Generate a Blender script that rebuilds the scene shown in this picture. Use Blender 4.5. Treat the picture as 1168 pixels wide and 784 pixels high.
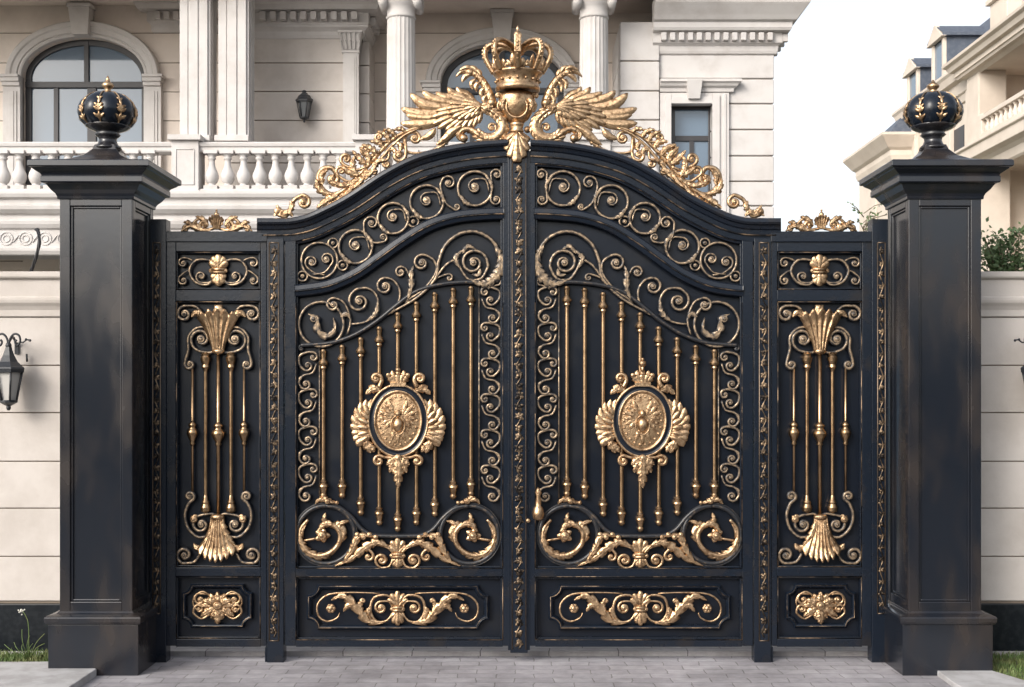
import bpy, math, random
from math import sin, cos, pi, radians, atan2, acos, sqrt, hypot
from mathutils import Vector
random.seed(7)
scn = bpy.context.scene
C = scn.collection
for o in list(bpy.data.objects): bpy.data.objects.remove(o, do_unlink=True)

# ------------------------------------------------------------------ camera, light, exposure
cam_d = bpy.data.cameras.new('camera'); cam = bpy.data.objects.new('camera', cam_d); C.objects.link(cam)
F = 1440.0; D0 = 9.0; VX, VY = 592.0, 450.0; EYE = 1.9
cam.location = (0, -D0, EYE); cam.rotation_euler = (radians(90), 0, 0)
cam_d.sensor_width = 36; cam_d.lens = 36*F/1168
cam_d.shift_x = -(VX-584)/1168; cam_d.shift_y = (VY-392)/1168
cam_d.clip_start = .1; cam_d.clip_end = 1500
scn.camera = cam

SUN_EL, SUN_AZ = radians(28), radians(220)     # azimuth of the sun, clockwise from +Y
sun_dir = Vector((sin(SUN_AZ)*cos(SUN_EL), cos(SUN_AZ)*cos(SUN_EL), sin(SUN_EL)))
w = bpy.data.worlds.new('World'); scn.world = w; w.use_nodes = True
nt = w.node_tree; nt.nodes.clear()
wo = nt.nodes.new('ShaderNodeOutputWorld'); bg = nt.nodes.new('ShaderNodeBackground')
sky = nt.nodes.new('ShaderNodeTexSky'); sky.sky_type = 'NISHITA'; sky.sun_disc = False
sky.sun_elevation = SUN_EL; sky.sun_rotation = SUN_AZ; sky.dust_density = 3.5; sky.air_density = 1.0; sky.ozone_density = 1.0
hs = nt.nodes.new('ShaderNodeHueSaturation'); hs.inputs['Saturation'].default_value = .32
nt.links.new(sky.outputs[0], hs.inputs['Color']); nt.links.new(hs.outputs[0], bg.inputs['Color'])
bg.inputs['Strength'].default_value = .15; nt.links.new(bg.outputs[0], wo.inputs['Surface'])
sd = bpy.data.lights.new('sun', 'SUN'); sd.energy = .9; sd.angle = radians(22); sd.color = (1, .93, .82)
so = bpy.data.objects.new('sun', sd); C.objects.link(so)
so.rotation_euler = sun_dir.to_track_quat('Z', 'Y').to_euler()
scn.view_settings.view_transform = 'Standard'; scn.view_settings.look = 'None'
scn.view_settings.gamma = 1; scn.view_settings.exposure = 0.90
scn.view_settings.use_curve_mapping = False

# ------------------------------------------------------------------ materials
def mat(name, col, rough=.5, metal=0, spec=.5, col2=None, nscale=4, nlo=.4, nhi=.65, bump=0, bscale=40, coat=0,
        streak=None, rvar=0, detail=5, bdist=.004):
    m = bpy.data.materials.new(name); m.use_nodes = True
    t = m.node_tree; b = t.nodes['Principled BSDF']
    b.inputs['Base Color'].default_value = (*col, 1); b.inputs['Roughness'].default_value = rough
    b.inputs['Metallic'].default_value = metal; b.inputs['Specular IOR Level'].default_value = spec
    b.inputs['Coat Weight'].default_value = coat; b.inputs['Coat Roughness'].default_value = .15
    tc = t.nodes.new('ShaderNodeTexCoord'); src = tc.outputs['Object']
    if streak:
        mp = t.nodes.new('ShaderNodeMapping'); mp.inputs['Scale'].default_value = streak
        t.links.new(src, mp.inputs[0]); src = mp.outputs[0]
    if col2 or rvar:
        n = t.nodes.new('ShaderNodeTexNoise'); n.inputs['Scale'].default_value = nscale; n.inputs['Detail'].default_value = detail
        n.inputs['Roughness'].default_value = .62
        t.links.new(src, n.inputs['Vector'])
        mr = t.nodes.new('ShaderNodeMapRange'); mr.interpolation_type = 'SMOOTHSTEP'
        mr.inputs['From Min'].default_value = nlo; mr.inputs['From Max'].default_value = nhi
        t.links.new(n.outputs['Fac'], mr.inputs['Value'])
        if col2:
            mx = t.nodes.new('ShaderNodeMix'); mx.data_type = 'RGBA'
            mx.inputs['A'].default_value = (*col, 1); mx.inputs['B'].default_value = (*col2, 1)
            t.links.new(mr.outputs[0], mx.inputs['Factor']); t.links.new(mx.outputs['Result'], b.inputs['Base Color'])
        if rvar:
            r2 = t.nodes.new('ShaderNodeMapRange'); r2.inputs['To Min'].default_value = rough; r2.inputs['To Max'].default_value = rough+rvar
            t.links.new(mr.outputs[0], r2.inputs['Value']); t.links.new(r2.outputs[0], b.inputs['Roughness'])
    if bump:
        n2 = t.nodes.new('ShaderNodeTexNoise'); n2.inputs['Scale'].default_value = bscale; n2.inputs['Detail'].default_value = 6
        t.links.new(tc.outputs['Object'], n2.inputs['Vector'])
        bp = t.nodes.new('ShaderNodeBump'); bp.inputs['Strength'].default_value = bump; bp.inputs['Distance'].default_value = bdist
        t.links.new(n2.outputs['Fac'], bp.inputs['Height']); t.links.new(bp.outputs[0], b.inputs['Normal'])
    return m

def rubbed(name, dark, gold, lo, hi, nscale=35):
    """dark iron whose raised, outward-facing ridges are rubbed with gilding"""
    m = mat(name, dark, rough=.36, metal=.6, bump=.25, bscale=90)
    t = m.node_tree; b = t.nodes['Principled BSDF']
    tc = t.nodes.new('ShaderNodeTexCoord'); sx = t.nodes.new('ShaderNodeSeparateXYZ'); t.links.new(tc.outputs['Normal'], sx.inputs[0])
    ng = t.nodes.new('ShaderNodeMath'); ng.operation = 'MULTIPLY'; ng.inputs[1].default_value = -1; t.links.new(sx.outputs['Y'], ng.inputs[0])
    n = t.nodes.new('ShaderNodeTexNoise'); n.inputs['Scale'].default_value = nscale; n.inputs['Detail'].default_value = 4; t.links.new(tc.outputs['Object'], n.inputs['Vector'])
    nm = t.nodes.new('ShaderNodeMath'); nm.operation = 'MULTIPLY_ADD'; nm.inputs[1].default_value = .9; nm.inputs[2].default_value = -.45; t.links.new(n.outputs['Fac'], nm.inputs[0])
    ad = t.nodes.new('ShaderNodeMath'); ad.operation = 'ADD'; t.links.new(ng.outputs[0], ad.inputs[0]); t.links.new(nm.outputs[0], ad.inputs[1])
    mr = t.nodes.new('ShaderNodeMapRange'); mr.interpolation_type = 'SMOOTHSTEP'; mr.inputs['From Min'].default_value = lo; mr.inputs['From Max'].default_value = hi
    t.links.new(ad.outputs[0], mr.inputs['Value'])
    mx = t.nodes.new('ShaderNodeMix'); mx.data_type = 'RGBA'; mx.inputs['A'].default_value = (*dark, 1); mx.inputs['B'].default_value = (*gold, 1)
    t.links.new(mr.outputs[0], mx.inputs['Factor']); t.links.new(mx.outputs['Result'], b.inputs['Base Color'])
    t.links.new(mr.outputs[0], b.inputs['Metallic'])
    return m

def paving_mat(name, c1, c2, mortar, bw=.24, bh=.12, rot=0.0):
    m = bpy.data.materials.new(name); m.use_nodes = True; t = m.node_tree; b = t.nodes['Principled BSDF']
    b.inputs['Roughness'].default_value = .8
    tc = t.nodes.new('ShaderNodeTexCoord')
    nw = t.nodes.new('ShaderNodeTexNoise'); nw.inputs['Scale'].default_value = 5; nw.inputs['Detail'].default_value = 3; t.links.new(tc.outputs['Object'], nw.inputs['Vector'])
    sc = t.nodes.new('ShaderNodeVectorMath'); sc.operation = 'SCALE'; sc.inputs['Scale'].default_value = .055; t.links.new(nw.outputs['Color'], sc.inputs[0])
    av = t.nodes.new('ShaderNodeVectorMath'); av.operation = 'ADD'; t.links.new(tc.outputs['Object'], av.inputs[0]); t.links.new(sc.outputs[0], av.inputs[1])
    mp = t.nodes.new('ShaderNodeMapping'); mp.inputs['Rotation'].default_value = (0, 0, rot); t.links.new(av.outputs[0], mp.inputs[0])
    br = t.nodes.new('ShaderNodeTexBrick'); t.links.new(mp.outputs[0], br.inputs['Vector'])
    br.inputs['Scale'].default_value = 1; br.inputs['Brick Width'].default_value = bw; br.inputs['Row Height'].default_value = bh
    br.inputs['Mortar Size'].default_value = .004; br.inputs['Mortar Smooth'].default_value = .3
    br.inputs['Color1'].default_value = (*c1, 1); br.inputs['Color2'].default_value = (*c2, 1); br.inputs['Mortar'].default_value = (*mortar, 1)
    n = t.nodes.new('ShaderNodeTexNoise'); n.inputs['Scale'].default_value = 9; n.inputs['Detail'].default_value = 8; n.inputs['Roughness'].default_value = .7
    t.links.new(tc.outputs['Object'], n.inputs['Vector'])
    mr = t.nodes.new('ShaderNodeMapRange'); mr.inputs['From Min'].default_value = .3; mr.inputs['From Max'].default_value = .7; mr.inputs['To Min'].default_value = .78; mr.inputs['To Max'].default_value = 1.15
    t.links.new(n.outputs['Fac'], mr.inputs['Value'])
    mu = t.nodes.new('ShaderNodeVectorMath'); mu.operation = 'SCALE'; t.links.new(br.outputs['Color'], mu.inputs[0]); t.links.new(mr.outputs[0], mu.inputs['Scale'])
    n4 = t.nodes.new('ShaderNodeTexNoise'); n4.inputs['Scale'].default_value = 1.3; n4.inputs['Detail'].default_value = 7; n4.inputs['Roughness'].default_value = .6
    t.links.new(tc.outputs['Object'], n4.inputs['Vector'])
    m4 = t.nodes.new('ShaderNodeMapRange'); m4.inputs['From Min'].default_value = .36; m4.inputs['From Max'].default_value = .62; m4.inputs['To Min'].default_value = .68; m4.inputs['To Max'].default_value = 1.08
    t.links.new(n4.outputs['Fac'], m4.inputs['Value'])
    mu2 = t.nodes.new('ShaderNodeVectorMath'); mu2.operation = 'SCALE'; t.links.new(mu.outputs[0], mu2.inputs[0]); t.links.new(m4.outputs[0], mu2.inputs['Scale'])
    t.links.new(mu2.outputs[0], b.inputs['Base Color'])
    n3 = t.nodes.new('ShaderNodeMath'); n3.operation = 'MULTIPLY_ADD'; n3.inputs[1].default_value = -1.0; t.links.new(br.outputs['Fac'], n3.inputs[0]); t.links.new(n.outputs['Fac'], n3.inputs[2])
    bp = t.nodes.new('ShaderNodeBump'); bp.inputs['Strength'].default_value = .7; bp.inputs['Distance'].default_value = .006
    t.links.new(n3.outputs[0], bp.inputs['Height']); t.links.new(bp.outputs[0], b.inputs['Normal'])
    return m

M = {}
M['paint'] = mat('blue_black_paint', (.005, .0075, .0135), rough=.28, spec=.35, col2=(.008, .009, .012), nscale=3, nlo=.45, nhi=.75, rvar=.14, bump=.12, bscale=30)
M['frame'] = mat('frame_paint', (.006, .0098, .0175), rough=.25, spec=.42, col2=(.014, .012, .012), nscale=5, nlo=.5, nhi=.8, rvar=.15, bump=.15, bscale=45)
M['bronze'] = mat('bronze_black_paint', (.009, .0115, .0175), rough=.18, spec=.6, col2=(.036, .027, .022), nscale=1.7, nlo=.40, nhi=.80, rvar=.16, detail=2, bump=.06, bscale=22, streak=(2.0, 2.0, .8))
M['gold'] = mat('aged_gold', (.56, .38, .225), rough=.36, metal=1, col2=(.17, .10, .055), nscale=30, nlo=.42, nhi=.70, bump=.6, bscale=95, rvar=.14)
M['goldline'] = mat('rubbed_gold_line', (.30, .205, .13), rough=.45, metal=.85, col2=(.02, .02, .022), nscale=7, nlo=.36, nhi=.56)
M['edge'] = mat('dull_gold_edge', (.19, .14, .10), rough=.45, metal=.9, col2=(.09, .07, .055), nscale=14, nlo=.4, nhi=.7)
M['lglass_dark'] = mat('smoked_lantern_glass', (.13, .135, .14), rough=.2, spec=.6)
M['vine'] = mat('worn_vine_gilding', (.30, .215, .14), rough=.42, metal=1, col2=(.03, .026, .024), nscale=26, nlo=.36, nhi=.58, bump=.3, bscale=90)
M['brass'] = mat('brass_bar', (.44, .29, .165), rough=.32, metal=1, col2=(.25, .16, .09), nscale=12, nlo=.4, nhi=.7, bump=.15, bscale=80)
M['scroll'] = rubbed('gold_rubbed_iron', (.022, .02, .02), (.52, .375, .24), .74, 1.24)
M['scroll_dark'] = rubbed('lightly_rubbed_iron', (.014, .015, .018), (.34, .24, .155), .95, 1.42)
M['stone'] = mat('cream_limestone', (.54, .495, .46), rough=.75, col2=(.45, .405, .37), nscale=2.2, nlo=.35, nhi=.7, bump=.25, bscale=60, detail=9)
M['stone_w'] = mat('white_cast_stone', (.54, .515, .50), rough=.7, col2=(.455, .425, .405), nscale=3, nlo=.4, nhi=.75, bump=.15, bscale=40, detail=9)
M['stone_warm'] = mat('warm_sandstone', (.66, .585, .525), rough=.8, col2=(.57, .50, .445), nscale=1.7, nlo=.35, nhi=.7, bump=.2, bscale=50, detail=9)
M['stone_n'] = mat('sunny_cream_stone', (.62, .545, .47), rough=.8, col2=(.54, .465, .395), nscale=1, nlo=.35, nhi=.7, bump=.1)
M['joint'] = mat('joint_mortar', (.20, .165, .13), rough=.9)  # plain brown mortar colour in the recessed joints
M['glass'] = mat('window_glass', (.10, .145, .20), rough=.04, spec=.8, coat=.3)
M['wframe'] = mat('dark_window_frame', (.035, .033, .036), rough=.4)
M['curtain'] = mat('pale_curtain', (.42, .46, .50), rough=.9)
M['slate'] = mat('blue_slate', (.07, .085, .115), rough=.6, col2=(.10, .115, .145), nscale=8)
M['iron'] = mat('black_iron', (.018, .02, .025), rough=.4, spec=.5, bump=.2, bscale=80)
M['lglass'] = mat('frosted_lantern_glass', (.50, .48, .45), rough=.25, spec=.6)
M['concrete'] = mat('pale_kerb_concrete', (.42, .415, .42), rough=.85, col2=(.32, .31, .31), nscale=6, bump=.4, bscale=50, detail=9)
M['paving'] = paving_mat('grey_clay_pavers', (.37, .355, .375), (.30, .285, .305), (.19, .18, .18), .26, .13)
M['court'] = paving_mat('court_pavers', (.44, .42, .42), (.37, .35, .355), (.12, .11, .11), .5, .3)
M['granite'] = mat('black_granite_plinth', (.006, .008, .011), rough=.3, spec=.3, col2=(.014, .017, .02), nscale=25, bump=.05)
M['soil'] = mat('ground_soil', (.10, .095, .07), rough=.95, col2=(.07, .09, .04), nscale=2)
M['street'] = mat('asphalt', (.06, .06, .062), rough=.9, bump=.3, bscale=120)
M['grass'] = mat('grass_blade', (.10, .16, .045), rough=.7, col2=(.16, .17, .06), nscale=6)
M['leaf'] = mat('shrub_leaf', (.07, .12, .045), rough=.5, col2=(.12, .17, .07), nscale=5)
M['leaf_b'] = mat('blue_green_leaf', (.09, .14, .12), rough=.55, col2=(.14, .19, .15), nscale=5)
M['added_hedge'] = mat('added_hedge_leaves', (.028, .042, .02), rough=.8, col2=(.05, .07, .03), nscale=2, bump=1, bscale=6, bdist=.2)
M['stem'] = mat('stem', (.16, .13, .08), rough=.8)
M['petal'] = mat('dry_white_flower', (.6, .58, .52), rough=.9)
M['rubber'] = mat('black_cable', (.015, .015, .018), rough=.5)

# ------------------------------------------------------------------ mesh helpers
SX = 1            # mirror switch: -1 builds the copy of a left-hand thing on the right
ROOT = {}
class MB:
    def __init__(s): s.v = []; s.f = []; s.m = []; s.s = []
    def add(s, vs, fs, m=0, smooth=True):
        b = len(s.v); s.v += [tuple(v) for v in vs]
        for f in fs: s.f.append([b+i for i in f]); s.m.append(m); s.s.append(smooth)
    def build(s, name, mats, parent=None, bevel=0, keep=False, seg=2, nomirror=False):
        me = bpy.data.meshes.new(name); sx = 1 if nomirror else SX
        off = ROOT.get(parent.name, (0, 0, 0)) if parent else (0, 0, 0)
        vs = [(sx*x-off[0], y-off[1], z-off[2]) for x, y, z in s.v]
        fs = [f[::-1] for f in s.f] if sx < 0 else s.f
        me.from_pydata(vs, [], fs); me.validate()
        if not isinstance(mats, (list, tuple)): mats = [mats]
        for m in mats: me.materials.append(M[m] if isinstance(m, str) else m)
        if len(me.polygons) == len(s.m):
            me.polygons.foreach_set('material_index', s.m); me.polygons.foreach_set('use_smooth', s.s)
        me.update()
        o = bpy.data.objects.new(name, me); C.objects.link(o)
        if parent: o.parent = parent; ROOT[o.name] = off
        if bevel:
            b = o.modifiers.new('bevel', 'BEVEL'); b.width = bevel; b.segments = seg; b.limit_method = 'ANGLE'; b.angle_limit = radians(40)
        return o

def thing(name, label, cat, loc, group=None):
    o = bpy.data.objects.new(name, None); C.objects.link(o); o.empty_display_size = .2
    o.location = loc; o['label'] = label; o['category'] = cat
    if group: o['group'] = group
    ROOT[o.name] = tuple(loc); return o
def tag(o, label, cat, group=None):
    o['label'] = label; o['category'] = cat
    if group: o['group'] = group
    return o
def struct(o): o['kind'] = 'structure'; return o

def X(px, Y=0): return (px-VX)*(D0+Y)/F
def Z(py, Y=0): return EYE-(py-VY)*(D0+Y)/F
def P(px, py, Y=0): return Vector((X(px, Y), Y, Z(py, Y)))
K = D0/F          # metres per photo pixel on the gate's plane

def box(mb, x0, x1, y0, y1, z0, z1, m=0):
    if x1 < x0: x0, x1 = x1, x0
    if y1 < y0: y0, y1 = y1, y0
    if z1 < z0: z0, z1 = z1, z0
    v = [(x, y, z) for z in (z0, z1) for y in (y0, y1) for x in (x0, x1)]
    mb.add(v, [(0,2,3,1),(4,5,7,6),(0,1,5,4),(2,6,7,3),(0,4,6,2),(1,3,7,5)], m, False)
def pbox(mb, a, b, c, d, Yf, Yb, m=0):       # px rectangle measured on its front face at depth Yf, extruded back to Yb
    box(mb, X(a, Yf), X(c, Yf), Yf, Yb, Z(b, Yf), Z(d, Yf), m)

def catmull(p, n=6, closed=False):
    p = [Vector(q) for q in p]
    if len(p) < 3 and not closed:
        return [p[0].lerp(p[-1], i/n) for i in range(n+1)]
    out = []; N = len(p); rng = range(N if closed else N-1)
    for i in rng:
        if closed: a, b, c, d = p[(i-1)%N], p[i], p[(i+1)%N], p[(i+2)%N]
        else: a, b, c, d = p[max(i-1,0)], p[i], p[i+1], p[min(i+2,N-1)]
        for k in range(n):
            t = k/n
            out.append(.5*((2*b)+(c-a)*t+(2*a-5*b+4*c-d)*t*t+(3*b-a-3*c+d)*t**3))
    if not closed: out.append(p[-1])
    return out

def sweep(mb, pts, rad, n=8, flat=1.0, m=0, N=(0,-1,0), closed=False, cap=True):
    pts = [Vector(p) for p in pts]; k = len(pts); N = Vector(N); base = len(mb.v); vs = []
    for i, p in enumerate(pts):
        if closed: t = pts[(i+1)%k]-pts[(i-1)%k]
        else: t = pts[min(i+1,k-1)]-pts[max(i-1,0)]
        if t.length < 1e-9: t = Vector((0,0,1))
        t.normalize(); s = t.cross(N)
        if s.length < 1e-3: s = t.cross(Vector((1,0,0.01)))
        s.normalize(); q = s.cross(t).normalized()
        r = rad(i/(k-1)) if callable(rad) else (rad[i] if isinstance(rad, list) else rad)
        for j in range(n):
            a = 2*pi*j/n
            vs.append(p+s*(cos(a)*r)+q*(sin(a)*r*flat))
    fs = []
    for i in range(k if closed else k-1):
        i2 = (i+1)%k
        for j in range(n):
            j2 = (j+1)%n; fs.append((i*n+j, i*n+j2, i2*n+j2, i2*n+j))
    if not closed and cap: fs.append(tuple(range(n))[::-1]); fs.append(tuple((k-1)*n+j for j in range(n)))
    mb.add(vs, fs, m, True)

def lathe(mb, cx, cy, prof, n=16, m=0, sy=1.0, lobes=0, lamp=0, smooth=True, crisp=False):
    if crisp:
        for p, q in zip(prof, prof[1:]):
            vs = []
            for z, r in (p, q):
                for j in range(n): a = 2*pi*j/n; vs.append((cx+cos(a)*r, cy+sin(a)*r*sy, z))
            fs = [(j, (j+1)%n, n+(j+1)%n, n+j) for j in range(n)]
            if q[0] < p[0] or (q[0] == p[0] and q[1] > p[1]): fs = [f[::-1] for f in fs]
            mb.add(vs, fs, m, True)
        return
    vs = []; fs = []; k = len(prof)
    for z, r in prof:
        for j in range(n):
            a = 2*pi*j/n; rr = r*(1+lamp*(abs(sin(lobes*a/2))-1)) if lobes and r > 1e-4 else r
            vs.append((cx+cos(a)*rr, cy+sin(a)*rr*sy, z))
    up = prof[-1][0] > prof[0][0]
    for i in range(k-1):
        for j in range(n):
            j2 = (j+1)%n; f = (i*n+j, i*n+j2, (i+1)*n+j2, (i+1)*n+j)
            fs.append(f if up else f[::-1])
    a = tuple(range(n)); b = tuple((k-1)*n+j for j in range(n))
    fs.append(a[::-1] if up else a); fs.append(b if up else b[::-1])
    mb.add(vs, fs, m, smooth)

def dome(mb, px, py, r, Y, h=None, m=0, n=10):     # rosette button facing the viewer, r in px
    c = P(px, py, Y); R = r*K; h = h or R*.8; vs = []; fs = []
    prof = [(1.0, 0), (.97, .35), (.80, .72), (.62, .80), (.52, .72), (.40, .95), (.2, 1.1)]
    for q, hh in prof:
        for j in range(n): a = 2*pi*j/n; vs.append((c.x+cos(a)*R*q, Y-hh*h, c.z+sin(a)*R*q))
    for i in range(len(prof)-1):
        for j in range(n): j2 = (j+1)%n; fs.append((i*n+j, i*n+j2, (i+1)*n+j2, (i+1)*n+j))
    fs.append(tuple((len(prof)-1)*n+j for j in range(n)))
    mb.add(vs, fs, m, True)

def ball(mb, c, r, m=0, n=10, sc=(1,1,1)):
    vs = []; fs = []; k = n//2+1
    for i in range(k+1):
        t = pi*i/k
        for j in range(n): a = 2*pi*j/n; vs.append((c[0]+r*sc[0]*sin(t)*cos(a), c[1]+r*sc[1]*sin(t)*sin(a), c[2]-r*sc[2]*cos(t)))
    for i in range(k):
        for j in range(n): j2 = (j+1)%n; fs.append((i*n+j, i*n+j2, (i+1)*n+j2, (i+1)*n+j))
    mb.add(vs, fs, m, True)

def grid(mb, rows, m=0, back=None):
    """rows of points (front sheet) closed by a back sheet at y=back"""
    nu = len(rows); nv = len(rows[0]); vs = [p for r in rows for p in r]; fs = []
    for i in range(nu-1):
        for j in range(nv-1): fs.append((i*nv+j, i*nv+j+1, (i+1)*nv+j+1, (i+1)*nv+j))
    if back is not None:
        b = len(vs)
        rim = [i*nv for i in range(nu)]+[(nu-1)*nv+j for j in range(1, nv)]+[i*nv+nv-1 for i in range(nu-2, -1, -1)]+[j for j in range(nv-2, 0, -1)]
        for q in rim: p = vs[q]; vs.append((p[0], p[1]+back, p[2]))
        for i in range(len(rim)): i2 = (i+1)%len(rim); fs.append((rim[i], rim[i2], b+i2, b+i))
    # orient the sheet towards -Y
    a, b_, c_ = Vector(rows[nu//2][nv//2]), Vector(rows[nu//2][nv//2+1]), Vector(rows[nu//2+1][nv//2])
    if (b_-a).cross(c_-a).y > 0: fs = [f[::-1] for f in fs]
    mb.add(vs, fs, m, True)

def leaf(mb, pts, W, Y=0, lobes=5, bulge=None, thick=.006, m=0, curl=0, env=None, rag=.55, lean=.10, nv=8, px=True, tipw=.0):
    """acanthus leaf along pts (px), half width W px, flutes and lobes; lobes=0 gives a feather"""
    W = W*(1.5 if lobes else 1.25)
    c = catmull([(a, b, 0) for a, b in [p[:2] for p in pts]], 8)
    L = sum((c[i+1]-c[i]).length for i in range(len(c)-1)); nu = max(8, (lobes*8 if lobes else 10))
    def at(u):
        u = max(0, min(1, u))*(len(c)-1); i = min(int(u), len(c)-2); return c[i].lerp(c[i+1], u-i)
    bulge = (W*.3 if bulge is None else bulge)*.66
    rows = []
    for i in range(nu+1):
        u = i/nu; e = env(u) if env else (sin(pi*min(1, u*.93+.07))**.7*(1-.35*u)+tipw*u)
        fr = (u*lobes)%1; sc = (1-fr**.55 if fr < .86 else (fr-.86)/.14)**.5*.999 if lobes else 0       # 1 at notch start .. 0 at lobe middle
        wv = W*e*(1-rag*sc**2) if lobes else W*e
        row = []
        for j in range(nv+1):
            v = -1+2*j/nv; av = abs(v)
            q = at(u+lean*av*(1-u)); tt = at(u+.02)-at(u-.02)
            if tt.length < 1e-6: tt = Vector((1,0,0))
            tt.normalize(); nx, ny = -tt.y, tt.x
            fl = cos(2*pi*(u*lobes)-av*1.5) if lobes else 0
            h = bulge*((1-v*v)*(.45+.55*e)+.28*fl*av-.30*max(0, 1-av*4)) + curl*u*u
            if not lobes: h = bulge*(1-av)**.8*e+curl*u*u
            yy = Y-h*K
            pp = P(q.x+nx*wv*v, q.y+ny*wv*v, Y); row.append((pp.x, yy, pp.z))
        rows.append(row)
    grid(mb, rows, m, back=thick)

def fan(mb, bx, by, ang, L, w0, w1, n, Y, bulge=4, thick=.008, m=0, drop=.28, pw=1.7):
    """fluted palmette: ang in degrees, px space with 90 = up"""
    ca, sa = cos(radians(ang)), -sin(radians(ang)); nu = 14; nv = n*6; rows = []
    for i in range(nu+1):
        u = i/nu; row = []
        for j in range(nv+1):
            v = -1+2*j/nv; ph = (v+1)/2*n; fl = abs(sin(pi*ph))
            Lv = L*(1-drop*v*v)*(.86+.14*fl)
            hw = w0+(w1-w0)*u**pw
            along = Lv*u; ac = hw*v
            h = bulge*(.5+.5*(1-v*v))*(.6+.6*u)+bulge*.45*(fl-.5)*(.3+.9*u)+bulge*.9*max(0, u-.8)*4*.5
            q = P(bx+ca*along-sa*ac, by+sa*along+ca*ac, Y); row.append((q.x, Y-h*K, q.z))
        rows.append(row)
    grid(mb, rows, m, back=thick)

def volute(q, cx, cy, r, d, turns=1.35, rin=.24):
    dx, dy = q[0]-cx, q[1]-cy; dist = max(hypot(dx, dy), r*1.02)
    a0 = atan2(dy, dx)+d*acos(min(1, r/dist)); n = int(turns*12)
    out = []
    for i in range(n+1):
        t = i/n; rr = r*(1-(1-rin)*t**.9); a = a0+d*2*pi*turns*t
        out.append((cx+cos(a)*rr, cy+sin(a)*rr))
    return out
def scroll(mb, ctrl, v0=None, v1=None, r=2.0, Y=-.012, flat=.9, m=0, r0=.75, r1=.75, turns=1.3, button=.42, bm=None, n=8):
    """wrought scroll; v0/v1 = (cx, cy, radius, dir) volutes entered from the first/last control point"""
    p = list(ctrl)
    if v0: p = volute(ctrl[0], *v0[:4], turns)[::-1]+p
    if v1: p = p+volute(ctrl[-1], *v1[:4], turns)
    c = catmull([(a, b, 0) for a, b in p], 3); k = len(c)
    def rad(t): return r*K*(1-(1-r0)*max(0, 1-t*3.5)-(1-r1)*max(0, 1-(1-t)*3.5))
    sweep(mb, [P(q.x, q.y, Y) for q in c], rad, n=n, flat=flat, m=m)
    for v in (v0, v1):
        if v and button: dome(mb, v[0], v[1], max(v[2]*button, r*1.0), Y+.004, m=m if bm is None else bm, h=r*K*1.6)
def blade(mb, o, d, side, L, W, thick=.35, m=0):
    """small bulged leaf in any direction"""
    d = Vector(d).normalized(); side = Vector(side); side = (side-d*side.dot(d)).normalized(); nn = side.cross(d)
    vs = []; n = 6
    for i in range(7):
        u = i/6; e = max(.02, sin(pi*min(1, u*.9+.08))**.8)
        for j in range(n): a = 2*pi*j/n; vs.append(Vector(o)+d*(L*u)+side*(cos(a)*W*e)+nn*(sin(a)*W*e*thick))
    fs = [(i*n+j, i*n+(j+1)%n, (i+1)*n+(j+1)%n, (i+1)*n+j) for i in range(6) for j in range(n)]
    mb.add(vs, fs+[tuple(range(n))[::-1], tuple(6*n+j for j in range(n))], m, True)
def ring(mb, cx, cy, r, rr, Y, m=0, flat=.9, ry=None, n=40):
    ry = ry or r
    sweep(mb, [P(cx+cos(2*pi*i/n)*r, cy+sin(2*pi*i/n)*ry, Y) for i in range(n)], rr*K, n=8, flat=flat, m=m, closed=True)

def mould(mb, path, prof, closed=False, m=0, smooth=False):
    """profile [(out, z)] swept with mitres along a plan path; outward = right of travel"""
    n = len(path); k = len(prof); vs = []
    def nrm(a, b):
        d = Vector((b[0]-a[0], b[1]-a[1])).normalized(); return Vector((d.y, -d.x))
    for i in range(n):
        if closed: n1 = nrm(path[i-1], path[i]); n2 = nrm(path[i], path[(i+1)%n])
        else:
            n1 = nrm(path[max(i-1,0)], path[max(i,1)]); n2 = nrm(path[min(i,n-2)], path[min(i+1,n-1)])
        mi = (n1+n2); mi = mi/max(mi.dot(n1), .1) if mi.length > .01 else n1
        for o, z in prof: vs.append((path[i][0]+mi.x*o, path[i][1]+mi.y*o, z))
    fs = []
    for i in range(n if closed else n-1):
        i2 = (i+1)%n
        for j in range(k-1): fs.append((i*k+j, i2*k+j, i2*k+j+1, i*k+j+1))
    if prof[0][1] > prof[-1][1]: fs = [f[::-1] for f in fs]
    mb.add(vs, fs, m, smooth)
    if not closed:
        mb.add([vs[j] for j in range(k)], [tuple(range(k))], m, False)
        mb.add([vs[(n-1)*k+j] for j in range(k)], [tuple(range(k))[::-1]], m, False)

def strip(mb, xs, lo, hi, y0, y1, m=0):
    """solid between z=lo and z=hi at the sampled xs"""
    n = len(xs); vs = []
    for i in range(n): vs += [(xs[i], y0, lo[i]), (xs[i], y0, hi[i]), (xs[i], y1, lo[i]), (xs[i], y1, hi[i])]
    fs = []
    for i in range(n-1):
        a, b = 4*i, 4*i+4
        fs += [(a, b, b+1, a+1), (a+2, a+3, b+3, b+2), (a+1, b+1, b+3, a+3), (a, a+2, b+2, b)]
    fs += [(0, 1, 3, 2), (4*n-4, 4*n-2, 4*n-1, 4*n-3)]
    mb.add(vs, fs, m, False)

def interp(tab, x):
    if x <= tab[0][0]: return tab[0][1]
    for (a, b), (c, d) in zip(tab, tab[1:]):
        if x <= c: return b+(d-b)*(x-a)/(c-a)
    return tab[-1][1]

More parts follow.
